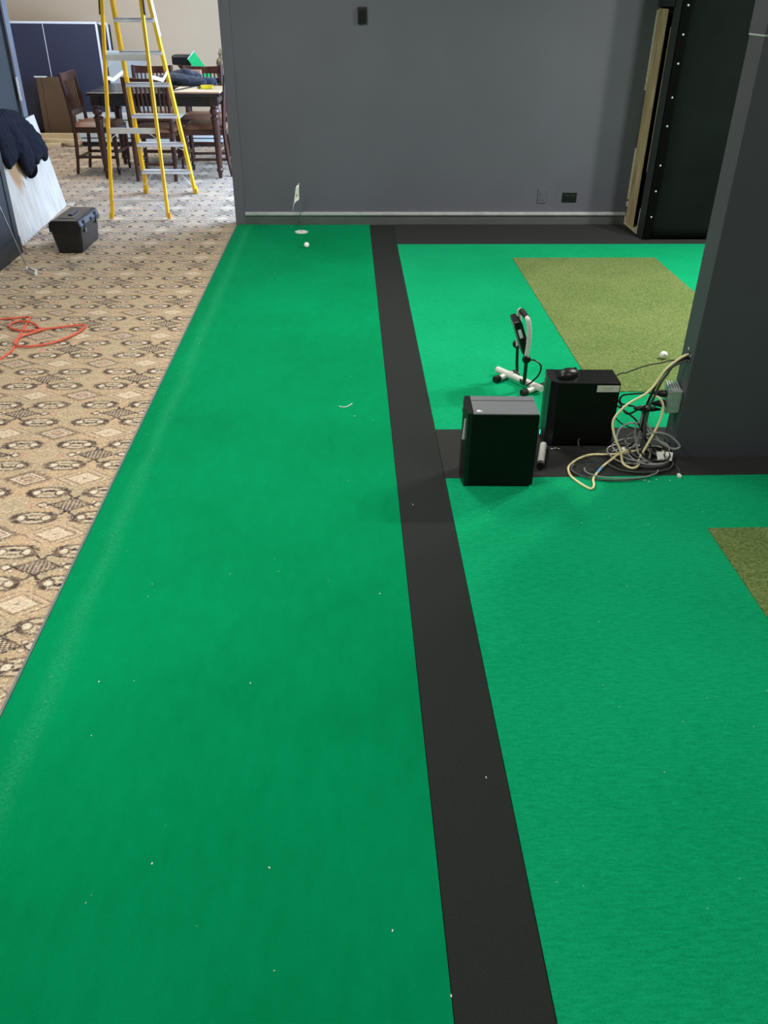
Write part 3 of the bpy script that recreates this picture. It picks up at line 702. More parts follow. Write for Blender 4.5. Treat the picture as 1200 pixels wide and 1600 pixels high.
cable('black_cable', [(1.285, 3.172, .240), (1.250, 3.165, .232), (1.22, 3.17, .21), (1.19, 3.20, .18), (1.168, 3.26, .21), (1.148, 3.30, .235)], 0.0040, M['black_cable'], 'black lead of the lower plug running to the labelled tower')
cable('monitor_cable', [(1.152, 3.29, .175), (1.175, 3.285, .176), (1.20, 3.25, .168), (1.235, 3.20, .15), (1.262, 3.175, .11), (1.285, 3.16, .07), (1.31, 3.14, .04), (1.33, 3.10, G0+.01)], 0.0042, M['black_cable'], 'black monitor cable from the labelled tower into the cable heap')
cable('thin_cable', [(1.152, 3.31, .12), (1.170, 3.33, .13), (1.19, 3.32, .10), (1.215, 3.29, .085), (1.25, 3.22, .095), (1.285, 3.17, .105), (1.30, 3.14, .085)], 0.0028, M['black_cable'], 'thin black cable arching low behind the cable heap')
cable('thin_cable', [(1.16, 3.345, .20), (1.23, 3.60, .06), (1.33, 3.88, .022), (1.412, 4.013, TH+.006), (1.46, 4.035, TH+.006), (1.536, 4.09, TH+.006), (1.611, 4.136, TH+.006), (1.69, 4.166, TH+.006), (1.76, 4.20, TH+.006), (1.9, 4.22, TH+.006)], 0.0030, M['black_cable'], 'thin black cable trailing across the olive mat to the golf ball')
# bundle strap / black plate round the bundle
t = thing('cable_strap', (1.262, 3.172, 0.216), 'black strap plate gathering the hanging cable bundle', 'cable tie')
b = MB(); 
for k in range(1): b.prism([(-0.056, 0.002), (-0.030, 0.020), (0.0, 0.026), (0.030, 0.016), (0.058, -0.010), (0.020, -0.022), (-0.02, -0.020)], -0.004, 0.004)
b.build('plate', M['black_pl'], t)
for (dx, dy, dz) in ((-.02, .0, .010), (.012, .006, .012), (.03, -.002, .008), (-.004, -.01, .014)): MB().box((dx, dy, dz), (0.012, 0.006, 0.012), Matrix.Rotation(dx*20, 3, 'Z'), 0.001).build('buckle', M['silver_cable'], t)
# silver / grey vertical bundle below the strap
for i, (dx, dy, mat, lab) in enumerate(((-.012, 0.0, 'silver_cable', 'silver grey cable, leftmost in the tight bundle below the strap'), (.0, -.010, 'grey_cable', 'dark grey cable at the front of the bundle below the strap'), (.012, .002, 'silver_cable', 'silver grey cable, rightmost in the tight bundle below the strap'))):
    x0 = 1.262+dx; y0 = 3.172+dy
    cable('bundled_cable', [(x0, y0, .226), (x0-.002, y0, .17), (x0+.004, y0, .11), (x0+.010*(i-1), y0-.01, .055), (x0+.05*(i-1), y0-.03, .026), (x0+.10*(i-1)+.01, y0-.05, G0+.006)], 0.0055, M[mat], lab)
# coils on the floor
def coil(cx_, cy_, rx, ry, z, a0, a1, tilt, r, mat, label, n=22, wob=0.0, name='coiled_cable'):
    pts = []
    for k in range(n+1):
        a = R(a0 + (a1-a0)*k/n)
        pts.append((cx_+rx*math.cos(a)*(1+wob*math.sin(3*a)), cy_+ry*math.sin(a)*(1+wob*math.cos(2*a)), max(G0, z+tilt*math.sin(a)+0.002*k/n)))
    return cable(name, pts, r, M[mat], label, sub=3)
coil(1.265, 3.10, .105, .105, G0+.010, -20, 330, .0, .0042, 'grey_cable', 'dark grey coiled cable at the centre of the floor heap', wob=.04)
coil(1.275, 3.085, .085, .085, G0+.022, 60, 420, .004, .0038, 'silver_cable', 'silver grey coil on top of the floor heap', wob=.06)
coil(1.245, 3.075, .130, .120, G0+.004, 100, 440, .0, .0040, 'black_cable', 'wide black coil at the bottom of the floor heap', wob=.05)
coil(1.225, 3.15, .075, .060, .075, 20, 250, .055, .0040, 'silver_cable', 'silver grey loop standing up at the left of the heap', wob=.02)
coil(1.10, 3.00, .175, .095, G0+.002, 150, 345, .0, .0036, 'grey_cable', 'dark grey cable in a long arc at the front of the strip', wob=.0)
coil(1.13, 2.985, .155, .075, G0+.008, 165, 352, .0, .0030, 'silver_cable', 'silver cable in the arc spilling onto the near green turf', wob=.0)
coil(1.05, 3.205, .050, .030, .035, 30, 200, .025, .0028, 'grey_cable', 'thin grey cable arching in front of the labelled tower', wob=.0)
coil(1.255, 3.12, .120, .090, G0+.030, 200, 560, .012, .0040, 'silver_cable', 'silver grey coil lying tilted over the middle of the heap', wob=.08)
coil(1.285, 3.14, .095, .075, .055, 10, 300, .035, .0044, 'grey_cable', 'dark grey coil leaning up behind the white tags', wob=.05)
coil(1.20, 3.11, .090, .085, G0+.016, 70, 380, .006, .0036, 'silver_cable', 'small silver coil at the left side of the heap', wob=.07)
coil(1.23, 3.045, .140, .085, G0+.006, 180, 400, .0, .0038, 'grey_cable', 'dark grey cable curving round the front of the heap', wob=.03)
coil(1.30, 3.07, .060, .055, G0+.034, 0, 350, .006, .0034, 'black_cable', 'small black coil on the right of the heap', wob=.05)
cable('silver_cable', [(1.235, 3.16, .165), (1.222, 3.15, .150), (1.220, 3.14, .11), (1.232, 3.12, .06), (1.24, 3.09, .035), (1.27, 3.03, G0+.012), (1.33, 3.03, G0+.012)], 0.0040, M['silver_cable'], 'silver cable dropping steeply into the heap left of the bundle')
cable('grey_cable', [(1.262, 3.14, .165), (1.290, 3.12, .125), (1.325, 3.09, .092), (1.372, 3.075, .073), (1.398, 3.075, .084), (1.370, 3.085, .115), (1.335, 3.09, .135), (1.296, 3.10, .138), (1.266, 3.12, .120)], 0.0048, M['silver_cable'], 'silver grey cable loop hanging against the partition front')
cable('grey_cable', [(1.30, 3.12, .03), (1.345, 3.08, .022), (1.375, 3.05, G0), (1.380, 2.99, G0), (1.366, 2.95, G0)], 0.0034, M['grey_cable'], 'short grey cable ending in a white connector by the partition foot')
t = thing('connector', (1.363, 2.940, TH), 'small white cable connector lying on the near green turf edge', 'connector')
MB().box((0, 0, 0.006), (0.014, 0.022, 0.012), None, 0.002).build('shell', M['white_pl'], t); MB().box((0, 0.013, 0.006), (0.008, 0.008, 0.008), None, 0.001).build('boot', M['silver_cable'], t)
def whitetag(loc, rz, tilt, label):
    t = thing('cable_tag', loc, label, 'tag', R(rz))
    MB().box((0, 0, 0.006), (0.030, 0.040, 0.0035), Matrix.Rotation(R(tilt), 3, 'X'), 0.001).build('card', M['white_pl'], t)
    MB().box((0, 0.024, 0.010), (0.006, 0.012, 0.003), Matrix.Rotation(R(tilt), 3, 'X')).build('strap', M['silver_cable'], t)
whitetag((1.356, 3.065, TH+.024), -20, 40, 'white square cable tag at the right of the cable heap')
whitetag((1.19, 3.125, TH+.022), 35, 30, 'white cable tag at the left of the cable heap')
whitetag((1.315, 3.055, TH+.030), 10, 50, 'white cable tag in the middle of the cable heap')
# small white scraps, lint on the turf
lt = MB()
def fleck(x, y, z, s, a):
    c, n_ = math.cos(a), math.sin(a)
    lt.box((x, y, z), (s, s*0.45, 0.0012), Matrix.Rotation(a, 3, 'Z'))
rnd = random.Random(11)
for (x, y) in ((-.739, 1.80), (-.30, 1.78), (.09, 2.19), (.075, 1.02), (.186, .88), (.335, 1.42), (.02, 3.55), (-.47, 1.2), (.24, 2.75), (-.20, 1.18)): fleck(x, y, TH+.001, .0055, rnd.random()*3)
for k in range(45): fleck(-0.90+1.05*rnd.random(), 0.7+5.8*rnd.random(), TH+.0008 + (0), 0.0016+0.002*rnd.random(), rnd.random()*3)
for k in range(50): fleck(-0.93+0.10*rnd.random(), 0.9+4*rnd.random(), 0.0168, 0.0012+0.0014*rnd.random(), rnd.random()*3)
for k in range(60): fleck(0.42+1.8*rnd.random(), 0.7+2.1*rnd.random(), TH+.0008, 0.0016+0.0018*rnd.random(), rnd.random()*3)
for (x, y) in ((.885, 3.20), (.90, 3.205), (.915, 3.20)): fleck(x, y, TH+.002, .010, rnd.random()*3)
for k in range(6): fleck(1.15+.18*rnd.random(), 2.90+.03*rnd.random(), TH+.0008, .006, rnd.random()*3)
tag(lt.build('lint', M['flag']), 'tiny white lint specks scattered over the green turf', 'lint', None, 'stuff')
tag(MB().tube(spline([(-.053, 3.655, TH+.003), (-.035, 3.645, TH+.003), (-.012, 3.65, TH+.004), (.010, 3.685, TH+.003)], 5), 0.0022, 6).build('thread', M['flag'], None, True), 'short white thread lying on the putting lane', 'thread')

# ------------------------------------------------------------------ orange extension cord
cz = 0.006
c1 = [(-2.44, 4.90), (-2.30, 4.92), (-2.173, 4.942), (-2.111, 4.955), (-2.027, 4.971), (-1.956, 4.993), (-1.934, 4.952), (-1.912, 4.751), (-1.88, 4.54), (-1.867, 4.426), (-1.888, 4.309), (-1.93, 4.213), (-2.02, 4.10), (-2.2, 4.05)]
c2 = [(-1.976, 4.768), (-2.008, 4.816), (-2.006, 4.874), (-1.958, 4.896), (-1.866, 4.846), (-1.803, 4.765), (-1.678, 4.801), (-1.587, 4.829), (-1.560, 4.793), (-1.587, 4.669), (-1.66, 4.551), (-1.746, 4.494), (-1.824, 4.481), (-1.868, 4.505), (-1.89, 4.563), (-1.877, 4.643), (-1.815, 4.725), (-1.790, 4.755), (-1.83, 4.744), (-1.906, 4.736), (-1.976, 4.768)]
ec = thing('extension_cord', (-1.87, 4.6, 0), 'orange extension cord tangled on the patterned carpet', 'cord')
for pts, dz in ((c1, 0.0), (c2, 0.006)):
    MB().tube(spline([(x+1.87, y-4.6, cz+dz) for x, y in pts], 6), 0.0062, 8).build('cord_run', M['orange'], ec, True)

# ------------------------------------------------------------------ leaning plywood, jacket, putter, toolbox
ang = math.atan2(0.135, 0.76)
pw = thing('plywood_sheet', (-2.520, 6.57, 0.0), 'pale plywood sheet leaning on the dark wall under a jacket', 'plywood', R(2.3))
Ml = Matrix.Rotation(-ang, 3, 'Y')
s = MB(); s.prism([(0, 0.003), (1.50, 0.003), (1.50, 0.775), (0, 0.775)], -0.018, 0.0, 'x', Ml.to_4x4()); s.build('face', M['ply'], pw)
rnd = random.Random(5)
for k in range(9):
    y = 0.06+0.075*k+0.02*rnd.random(); h = 0.012+0.02*rnd.random()
    MB().prism([(y, 0.004), (y+0.010, 0.004), (y+0.006, h)], -0.001, 0.0012, 'x', Ml.to_4x4()).build('splinter', M['cardboard'], pw)
MB().prism([(1.47, 0.002), (1.60, 0.002), (1.60, 0.010), (1.47, 0.010)], 0.0, 0.05, 'x').build('offcut', M['ply'], pw)

def jacket_mesh(name, blobs, mat, parent, vox=0.012, subs=2):
    b = MB()
    for pts, r, flat, up in blobs: b.tube(spline(pts, 4), [r[min(int(i/4), len(r)-1)] + (r[min(int(i/4)+1, len(r)-1)]-r[min(int(i/4), len(r)-1)])*((i % 4)/4) for i in range((len(pts)-1)*4+1)], 12, True, flat, up)
    o = b.build(name, mat, parent, True)
    m = o.modifiers.new('r', 'REMESH'); m.mode = 'VOXEL'; m.voxel_size = vox; m.use_smooth_shade = True
    m = o.modifiers.new('s', 'SMOOTH'); m.iterations = 3; m.factor = 0.5
    tx = bpy.data.textures.new(name+'_folds', 'CLOUDS'); tx.noise_scale = 0.045
    m = o.modifiers.new('d', 'DISPLACE'); m.texture = tx; m.strength = 0.024; m.mid_level = 0.5
    return o
jk = thing('jacket', (-2.66, 7.0, 0.0), 'dark navy jacket draped over the leaning plywood sheet', 'jacket')
def jp(y, d, off=0.03):
    """point on the face of the plywood: y along it, d down from its top edge, off outwards"""
    h = 0.775-d
    return (-2.520 - 0.04*(y-6.57) - math.sin(ang)*h + math.cos(ang)*off + 2.66, y-7.0, math.cos(ang)*h + math.sin(ang)*off)
UPV = (math.cos(ang), 0, math.sin(ang))
body = [([jp(7.06, -.06), jp(7.04, .04), jp(7.03, .14), jp(7.05, .225)], [.12, .14, .15, .14], .28, UPV),
        ([jp(7.58, -.02, .02), jp(7.25, -.045, .025), jp(6.90, -.05, .02)], [.06, .09, .10], .5, UPV),
        ([jp(7.20, .02, .03), jp(7.38, .06, .03), jp(7.52, .10, .03)], [.14, .16, .13], .28, UPV),
        ([jp(7.20, -.02, .04), jp(7.25, .09, .05), jp(7.285, .18, .055), jp(7.31, .255, .055), jp(7.35, .325, .045)], [.09, .12, .13, .13, .105], .42, UPV),
        ([jp(7.42, -.03, .03), jp(7.52, .06, .04), jp(7.60, .14, .045), jp(7.65, .20, .045), jp(7.69, .255, .04)], [.10, .13, .155, .165, .155], .27, UPV),
        ([jp(7.66, .14, .05), jp(7.74, .21, .055), jp(7.82, .285, .045)], [.09, .09, .075], .5, UPV)]
jacket_mesh('body', body, M['jacket'], jk)
MB().tube([jp(7.345, .310, .045), jp(7.372, .355, .038)], [.100, .085], 14, True, .55, UPV).build('cuff', M['black_edge'], jk, True)
MB().tube([jp(7.80, .268, .045), jp(7.835, .305, .04)], [.072, .062], 14, True, .5, UPV).build('cuff', M['black_edge'], jk, True)

t = thing('golf_putter', (-2.225, 5.93, 0.0), 'steel golf putter leaning against the dark wall block', 'golf club')
MB().tube([(-0.046, 0.045, 0.035), (-0.140, 0.050, 0.430), (-0.205, 0.0535, 0.705)], [0.0045, 0.0055, 0.007], 10).build('shaft', M['steel'], t, True)
MB().tube([(-0.196, 0.053, 0.665), (-0.236, 0.055, 0.835)], [0.0105, 0.0125], 10).build('grip', M['rubber'], t, True)
MB().tube(spline([(-0.046, 0.045, 0.035), (-0.043, 0.035, 0.022), (-0.034, 0.020, 0.016)], 4), 0.006, 8).build('hosel', M['alu'], t, True)
hd = MB().prism([(-0.044, 0.020), (0.040, -0.062), (0.050, -0.040), (0.040, -0.010), (0.005, 0.022), (-0.030, 0.036)], 0.001, 0.026).build('head', M['alu'], t)
MB().prism([(-0.034, 0.018), (0.036, -0.050), (0.040, -0.038), (-0.024, 0.026)], 0.026, 0.029).build('sole_insert', M['rubber'], hd)

tb = thing('toolbox', (-2.092, 6.655, 0.0), 'black plastic toolbox with metal latches on the patterned carpet', 'toolbox', R(-2))
def frus(w0, l0, w1, l1, z0, z1, ch=0.012):
    b = MB(); rings = []
    for w, l, z in ((w0, l0, z0), (w1, l1, z1)):
        q = [(-w+ch, -l), (w-ch, -l), (w, -l+ch), (w, l-ch), (w-ch, l), (-w+ch, l), (-w, l-ch), (-w, -l+ch)]
        rings.append([b.bm.verts.new((a, c, z)) for a, c in q])
    n_ = 8
    for k in range(n_): b.bm.faces.new((rings[0][k], rings[0][(k+1) % n_], rings[1][(k+1) % n_], rings[1][k]))
    b.bm.faces.new(rings[0][::-1]); b.bm.faces.new(rings[1]); return b
bd = frus(0.088, 0.212, 0.112, 0.232, 0.006, 0.165).build('body', M['toolbox'], tb)
MB().box((0.100, 0, 0.085), (0.006, 0.40, 0.135), Matrix.Rotation(R(6.2), 3, 'Y'), 0.002).build('front_panel', M['toolbox_mid'], bd)
ld = MB(); ld.prism([(-0.116, 0.162), (0.116, 0.162), (0.118, 0.200), (0.104, 0.232), (0.080, 0.243), (-0.090, 0.243), (-0.112, 0.228), (-0.118, 0.200)], -0.236, 0.236, 'y')
lid = ld.build('lid', M['toolbox'], tb)
MB().prism([(0.1185, 0.200), (0.1045, 0.2325), (0.090, 0.2405), (0.0905, 0.243), (0.1075, 0.235), (0.121, 0.201), (0.119, 0.170), (0.117, 0.170)], -0.226, 0.226, 'y').build('lid_front', M['toolbox_mid'], lid)
MB().b2(-0.060, 0.060, -0.16, 0.16, 0.2425, 0.246, 0.001).build('lid_tray', M['black_pl'], lid)
hn = MB().b2(-0.016, 0.016, -0.075, 0.075, 0.246, 0.256, 0.003).build('handle', M['toolbox_mid'], lid)
for y in (-0.145, 0.145):
    lt_ = MB().box((0.1185, y, 0.188), (0.010, 0.034, 0.085), Matrix.Rotation(R(-3), 3, 'Y'), 0.002).build('latch', M['rubber'], tb)
    MB().box((0.1245, y, 0.160), (0.005, 0.024, 0.030), None, 0.001).build('hasp', M['steel'], lt_)
MB().box((0.123, 0.02, 0.206), (0.006, 0.020, 0.024), None, 0.002).build('padlock_eye', M['rubber'], tb)
for sx in (-1, 1):
    for sy in (-1, 1): MB().box((sx*0.07, sy*0.19, 0.003), (0.03, 0.03, 0.006)).build('foot', M['rubber'], tb)

# ------------------------------------------------------------------ step ladder
lad = thing('step_ladder', (-1.76, 8.0, 0.0), 'yellow fibreglass step ladder standing open on the patterned carpet', 'ladder')
def lp(x, y, z): return Vector((x+1.76, y-8.0, z))
ZT = 2.06
def lerp(a, b, t_): return a+(b-a)*t_
def rear(side, z):    # step side rails
    x = lerp(-1.967 if side < 0 else -1.478, -1.918 if side < 0 else -1.640, z/ZT); return lp(x, 8.625-0.30*z, z)
def front(side, z):   # spreader side rails
    x = lerp(-2.042 if side < 0 else -1.543, -1.918 if side < 0 else -1.640, z/ZT); return lp(x, 7.51+0.22*z, z)
def channel(name, fn, side, wdt, dep, tilt):
    a, b_ = fn(side, 0.02), fn(side, ZT)
    d = (b_-a).normalized(); L_ = (b_-a).length
    yv = Vector((0, 1, 0)); yv = (yv - d*yv.dot(d)).normalized(); xv = yv.cross(d)
    Mx = Matrix((xv, yv, d)).transposed()
    c = (a+b_)/2
    o = MB().box(c, (wdt*0.25, dep, L_), Mx).box(c + xv*(-side*wdt*0.45), (wdt, dep*0.16, L_), Mx @ Matrix.Identity(3)).build(name, M['yellow'], lad)
    o2 = MB().box(c + yv*(-dep*0.46) + xv*(-side*wdt*0.4), (wdt, dep*0.10, L_*0.999), Mx).box(c + yv*(dep*0.46) + xv*(-side*wdt*0.4), (wdt, dep*0.10, L_*0.999), Mx).build('flange', M['yellow'], o)
    MB().box(a + d*0.015, (wdt*1.3, dep*1.05, 0.05), Mx, 0.003).build('foot', M['yellow_edge'], o)
    return o
for s_ in (-1, 1):
    channel('step_rail', rear, s_, 0.026, 0.066, 0)
    channel('support_rail', front, s_, 0.022, 0.042, 0)
for k, z in enumerate((0.225, 0.478, 0.728, 0.990, 1.243, 1.488, 1.74)):
    a, b_ = rear(-1, z), rear(1, z)
    st_ = MB().b2(a.x+0.004, b_.x-0.004, a.y-0.046, a.y+0.040, z-0.004, z+0.003).b2(a.x+0.004, b_.x-0.004, a.y-0.046, a.y-0.041, z-0.028, z).b2(a.x+0.004, b_.x-0.004, a.y+0.035, a.y+0.040, z-0.028, z).build('step', M['alu'], lad)
    for r_ in range(4): MB().b2(a.x+0.012, b_.x-0.012, a.y-0.030+0.018*r_, a.y-0.026+0.018*r_, z+0.003, z+0.005).build('tread_rib', M['alu'], st_)
    if k in (0, 1):
        for sx, e in ((1, a), (-1, b_)): MB().tube([(e.x+sx*0.012, a.y-0.02, z-0.13 if k == 0 else z-0.06), (e.x+sx*0.10, a.y-0.02, z-0.022)], 0.008, 6, True, .4).build('step_brace', M['alu'], st_)
for z, r_, th in ((0.155, 0.010, 0.010), (0.690, 0.026, 0.016), (1.222, 0.026, 0.016), (1.75, 0.026, 0.016)):
    a, b_ = front(-1, z), front(1, z)
    cb = MB().box(((a.x+b_.x)/2, a.y, z), (b_.x-a.x-0.01, 0.012, r_*1.7)).build('cross_bar', M['alu'], lad)
    dz = 0.10 if z < 0.3 else 0.07
    for sx, e in ((1, a), (-1, b_)): MB().tube([(e.x+sx*0.008, a.y, z-dz), (e.x+sx*0.10, a.y, z-0.006)], 0.007, 6, True, .4).build('gusset', M['alu'], cb)
for s_ in (-1, 1):
    a, b_ = front(s_, 1.085), rear(s_, 1.085); mid = a+(b_-a)*0.5 + Vector((0.02*s_, 0, -0.045))
    sp_ = MB().tube([a, mid], 0.016, 6, True, .25, (1, 0, 0)).tube([mid, b_], 0.016, 6, True, .25, (1, 0, 0)).build('spreader', M['alu'], lad)
for s_ in (-1, 1):
    a, b_ = front(s_, 1.52), front(s_, 1.95); d_ = (b_-a).normalized()
    MB().tube([a, b_], 0.024, 4, True, 0.98, (1, 1, 0)).build('dark_decal', M['decal'], lad)
a, b_ = rear(1, 1.36), rear(1, 1.62)
MB().tube([a+Vector((0.006, 0, 0)), b_+Vector((0.006, 0, 0))], 0.030, 4, True, 0.35, (1, 0, 0)).build('white_decal', M['white_pl'], lad)
tc = rear(-1, ZT); td = front(1, ZT)
MB().b2(tc.x-0.03, td.x+0.03, min(tc.y, td.y)-0.06, max(tc.y, td.y)+0.06, ZT-0.03, ZT+0.03, 0.008).build('top_cap', M['yellow_edge'], lad)

# ------------------------------------------------------------------ dining table and chairs
TZ = 0.812
tab = thing('dining_table', (-1.93, 9.815, 0.0), 'dark espresso dining table with turned legs in the far room', 'table')
MB().box((0, 0, TZ-0.016), (1.325, 0.985, 0.032), None, 0.006).build('table_top', M['espresso'], tab)
MB().b2(-0.60, 0.60, -0.435, -0.41, TZ-0.125, TZ-0.032).b2(-0.60, 0.60, 0.41, 0.435, TZ-0.125, TZ-0.032).b2(-0.60, -0.575, -0.41, 0.41, TZ-0.125, TZ-0.032).b2(0.575, 0.60, -0.41, 0.41, TZ-0.125, TZ-0.032).build('apron', M['espresso'], tab)
LEGP = [(0.018, 0.0), (0.020, 0.012), (0.024, 0.055), (0.033, 0.068), (0.036, 0.080), (0.033, 0.092), (0.026, 0.100), (0.030, 0.14), (0.036, 0.40), (0.041, 0.565), (0.050, 0.572), (0.052, 0.582), (0.034, 0.595), (0.033, 0.605), (0.048, 0.625), (0.053, 0.645), (0.046, 0.665), (0.036, 0.672), (0.044, 0.682), (0.044, 0.70)]
for sx in (-1, 1):
    for sy in (-1, 1):
        lg = MB().lathe(LEGP, (sx*0.592, sy*0.42, 0), 16).build('leg', M['dwood'], tab, True)
        MB().box((sx*0.592, sy*0.42, TZ-0.075), (0.085, 0.085, 0.088), None, 0.004).build('leg_block', M['espresso'], lg)

def make_chair():
    t = thing('dining_chair', (0, 0, 0), '', 'chair', 0, 'slat back dining chairs round the dark table')
    SH = 0.50
    for s_ in (-1, 1):
        MB().tube(spline([(s_*0.195, -0.245, 0.0), (s_*0.198, -0.222, 0.14), (s_*0.200, -0.205, 0.32), (s_*0.202, -0.200, 0.47), (s_*0.206, -0.214, 0.66), (s_*0.212, -0.252, 0.965)], 4), [0.017]*5+[0.020]*11+[0.018]*5, 8, True, 1.15).build('rear_leg', M['dwood'], t, True)
        MB().lathe([(0.014, 0), (0.016, 0.04), (0.022, 0.052), (0.022, 0.062), (0.016, 0.072), (0.019, 0.12), (0.024, 0.36), (0.028, 0.372), (0.024, 0.385), (0.026, 0.42)], (s_*0.195, 0.205, 0), 12).build('front_leg', M['dwood'], t, True)
        MB().box((s_*0.195, 0.0, 0.17), (0.018, 0.40, 0.026)).build('stretcher', M['dwood'], t)
    MB().box((0, 0.205, 0.22), (0.37, 0.020, 0.030)).build('stretcher', M['dwood'], t)
    MB().box((0, -0.215, 0.16), (0.37, 0.018, 0.026)).build('stretcher', M['dwood'], t)
    MB().box((0, 0.0, 0.435), (0.43, 0.45, 0.055), None, 0.006).build('seat_rail', M['dwood'], t)
    st_ = MB(); rows = []
    NX_ = 10
    for i in range(NX_+1):
        rw = []
        for k in range(NX_+1):
            u = i/NX_*2-1; v = k/NX_*2-1
            e = max(0, 1-abs(u)**5)*max(0, 1-abs(v)**5)
            rw.append(st_.bm.verts.new((u*0.222, v*0.230+0.005, 0.464+0.050*e**0.45)))
        rows.append(rw)
    for i in range(NX_):
        for k in range(NX_): st_.bm.faces.new((rows[i][k], rows[i+1][k], rows[i+1][k+1], rows[i][k+1]))
    bl = [rows[0][k] for k in range(NX_+1)] + [rows[i][NX_] for i in range(1, NX_+1)] + [rows[NX_][k] for k in range(NX_-1, -1, -1)] + [rows[i][0] for i in range(NX_-1, 0, -1)]
    st_.bm.faces.new(bl)
    st_.build('seat', M['leather'], t, True)
    # back: curved crest rail, lower rail, slats
    def crest(name, z0, z1, y, bow, thick, arch):
        b = MB(); n_ = 10; top_ = []; 
        for i in range(n_+1):
            u = i/n_*2-1; x = u*0.222; yy = y - bow*(1-u*u); zz = arch*(1-u*u)
            top_.append([b.bm.verts.new((x, yy+o, z)) for o, z in ((-thick/2, z0), (thick/2, z0), (thick/2+-0.0, z1+zz), (-thick/2, z1+zz))])
        for i in range(n_):
            for k in range(4): b.bm.faces.new((top_[i][k], top_[i][(k+1) % 4], top_[i+1][(k+1) % 4], top_[i+1][k]))
        b.bm.faces.new(top_[0]); b.bm.faces.new(top_[-1])
        return b.build(name, M['dwood'], t)
    crest('crest_rail', 0.885, 0.965, -0.248, 0.030, 0.022, -0.012)
    crest('lower_rail', 0.575, 0.615, -0.210, 0.016, 0.020, 0.0)
    for k in range(9):
        u = (k-4)/4.6
        MB().tube([(u*0.19, -0.210-0.016*(1-u*u), 0.60), (u*0.195, -0.226-0.026*(1-u*u), 0.75), (u*0.20, -0.246-0.030*(1-u*u), 0.90)], 0.0105, 6, True, 0.5, (0, 1, 0)).build('slat', M['dwood'], t)
    return t
ch0 = make_chair()
CH = [((-1.964, 9.455, 0), -1.5, 'dark wooden dining chair nearest the camera with its slatted back turned to us'),
      ((-2.635, 9.80, 0), -90-4, 'dark wooden dining chair at the left end of the table by the brown board'),
      ((-1.477, 9.67, 0), 90+2, 'dark wooden dining chair at the right end of the table beside the charcoal wall'),
      ((-2.17, 10.42, 0), 180+2, 'dark wooden dining chair on the table far side behind the ladder'),
      ((-1.625, 10.42, 0), 180-2, 'dark wooden dining chair on the table far side before the green strip')]
for i, (l, a, lab) in enumerate(CH):
    o = ch0 if i == 0 else copy_tree(ch0)
    o.location = l; o.rotation_euler = (0, 0, R(a)); o['label'] = lab

# things on the table
t = thing('board', (-1.51, 9.62, TZ), 'pale wooden board lying on the right half of the table', 'board')
MB().b2(-0.24, 0.245, -0.29, 0.33, 0.0005, 0.014, 0.001).build('panel', M['pine'], t)
MB().b2(-0.24, 0.245, -0.296, -0.2895, 0.0005, 0.014).build('edge_band', M['tanbox'], t)
bz0 = TZ+0.0145
t = thing('tape_measure', (-1.43, 9.62, bz0), 'yellow tape measure with black clip on the pale board', 'tape measure', R(8))
MB().box((0, 0, 0.018), (0.125, 0.06, 0.035), None, 0.008).build('case', M['yellow_pl'], t)
MB().box((-0.075, 0, 0.010), (0.04, 0.025, 0.012), None, 0.002).build('clip', M['rubber'], t)
tag(MB().tube(spline([(-1.745, 9.36, bz0+.006), (-1.68, 9.52, bz0+.006), (-1.60, 9.78, bz0+.006), (-1.55, 9.93, bz0+.008)], 5), 0.011, 6, True, .4).build('black_strap', M['rubber'], None, True), 'black strap lying diagonally across the pale board', 'strap')
j2 = thing('jacket', (-1.72, 9.98, TZ+0.0), 'charcoal jacket heaped on the far half of the table', 'jacket')
UZ = (0, 0, 1)
jb = [([(-.28, .05, .05), (-.10, .0, .07), (.10, -.06, .05), (.24, -.10, .035)], [.07, .10, .09, .05], .6, UZ),
      ([(-.18, .08, .08), (0, .10, .10), (.16, .08, .08)], [.06, .09, .07], .7, UZ),
      ([(-.02, .04, .10), (.02, .03, .145), (.10, 0, .09)], [.05, .04, .05], .8, UZ),
      ([(.10, .0, .05), (.26, .06, .05), (.33, .10, .05)], [.06, .055, .04], .7, UZ)]
jb = [([(x, y, max(z, r[0]*fl_*1.0+0.004)) for (x, y, z) in p], r, fl_, u) for p, r, fl_, u in jb]
jacket_mesh('body', jb, M['jacket2'], j2, 0.012)
MB().tube([(.325, .095, .05), (.35, .11, .05)], [.040, .036], 12, True, .7, UZ).build('cuff', M['black_edge'], j2, True)
t = thing('carton', (-1.70, 10.262, TZ), 'small tan carton standing behind the jacket on the table', 'box')
MB().box((0, 0, 0.07), (0.26, 0.07, 0.138), None, 0.002).build('body', M['tanbox'], t); MB().box((0, -0.0355, 0.07), (0.03, 0.002, 0.138)).build('tape', M['pine'], t)

# ------------------------------------------------------------------ far-room furniture against the beige wall
tt = thing('table_tennis_table', (-3.72, 12.1, 0.0), 'folded navy table tennis table with white lines by the beige wall', 'table tennis table')
def half(y, x0, x1, z1, sgn):
    p = MB().b2(x0, x1, y-0.012, y+0.012, 0.10, z1, 0.002).build('half_top', M['navy'], tt)
    MB().b2(x0, x1, y-0.0145, y-0.011, z1-0.022, z1+0.002).build('border_line', M['white_line'], p)
    MB().b2(x1-0.020, x1+0.002, y-0.0145, y+0.013, 0.10, z1-0.022).build('border_line', M['white_line'], p)
    MB().b2(x0, x0+0.02, y-0.0145, y-0.011, 0.10, z1-0.022).build('border_line', M['white_line'], p)
    MB().b2((x0+x1)/2-0.004, (x0+x1)/2+0.004, y-0.0138, y-0.011, 0.10, z1-0.022).build('centre_line', M['white_line'], p)
    MB().b2(x0+0.03, x1+0.018, y+0.013, y+0.045, 0.10, z1-0.02).build('apron_frame', M['rubber'], p)
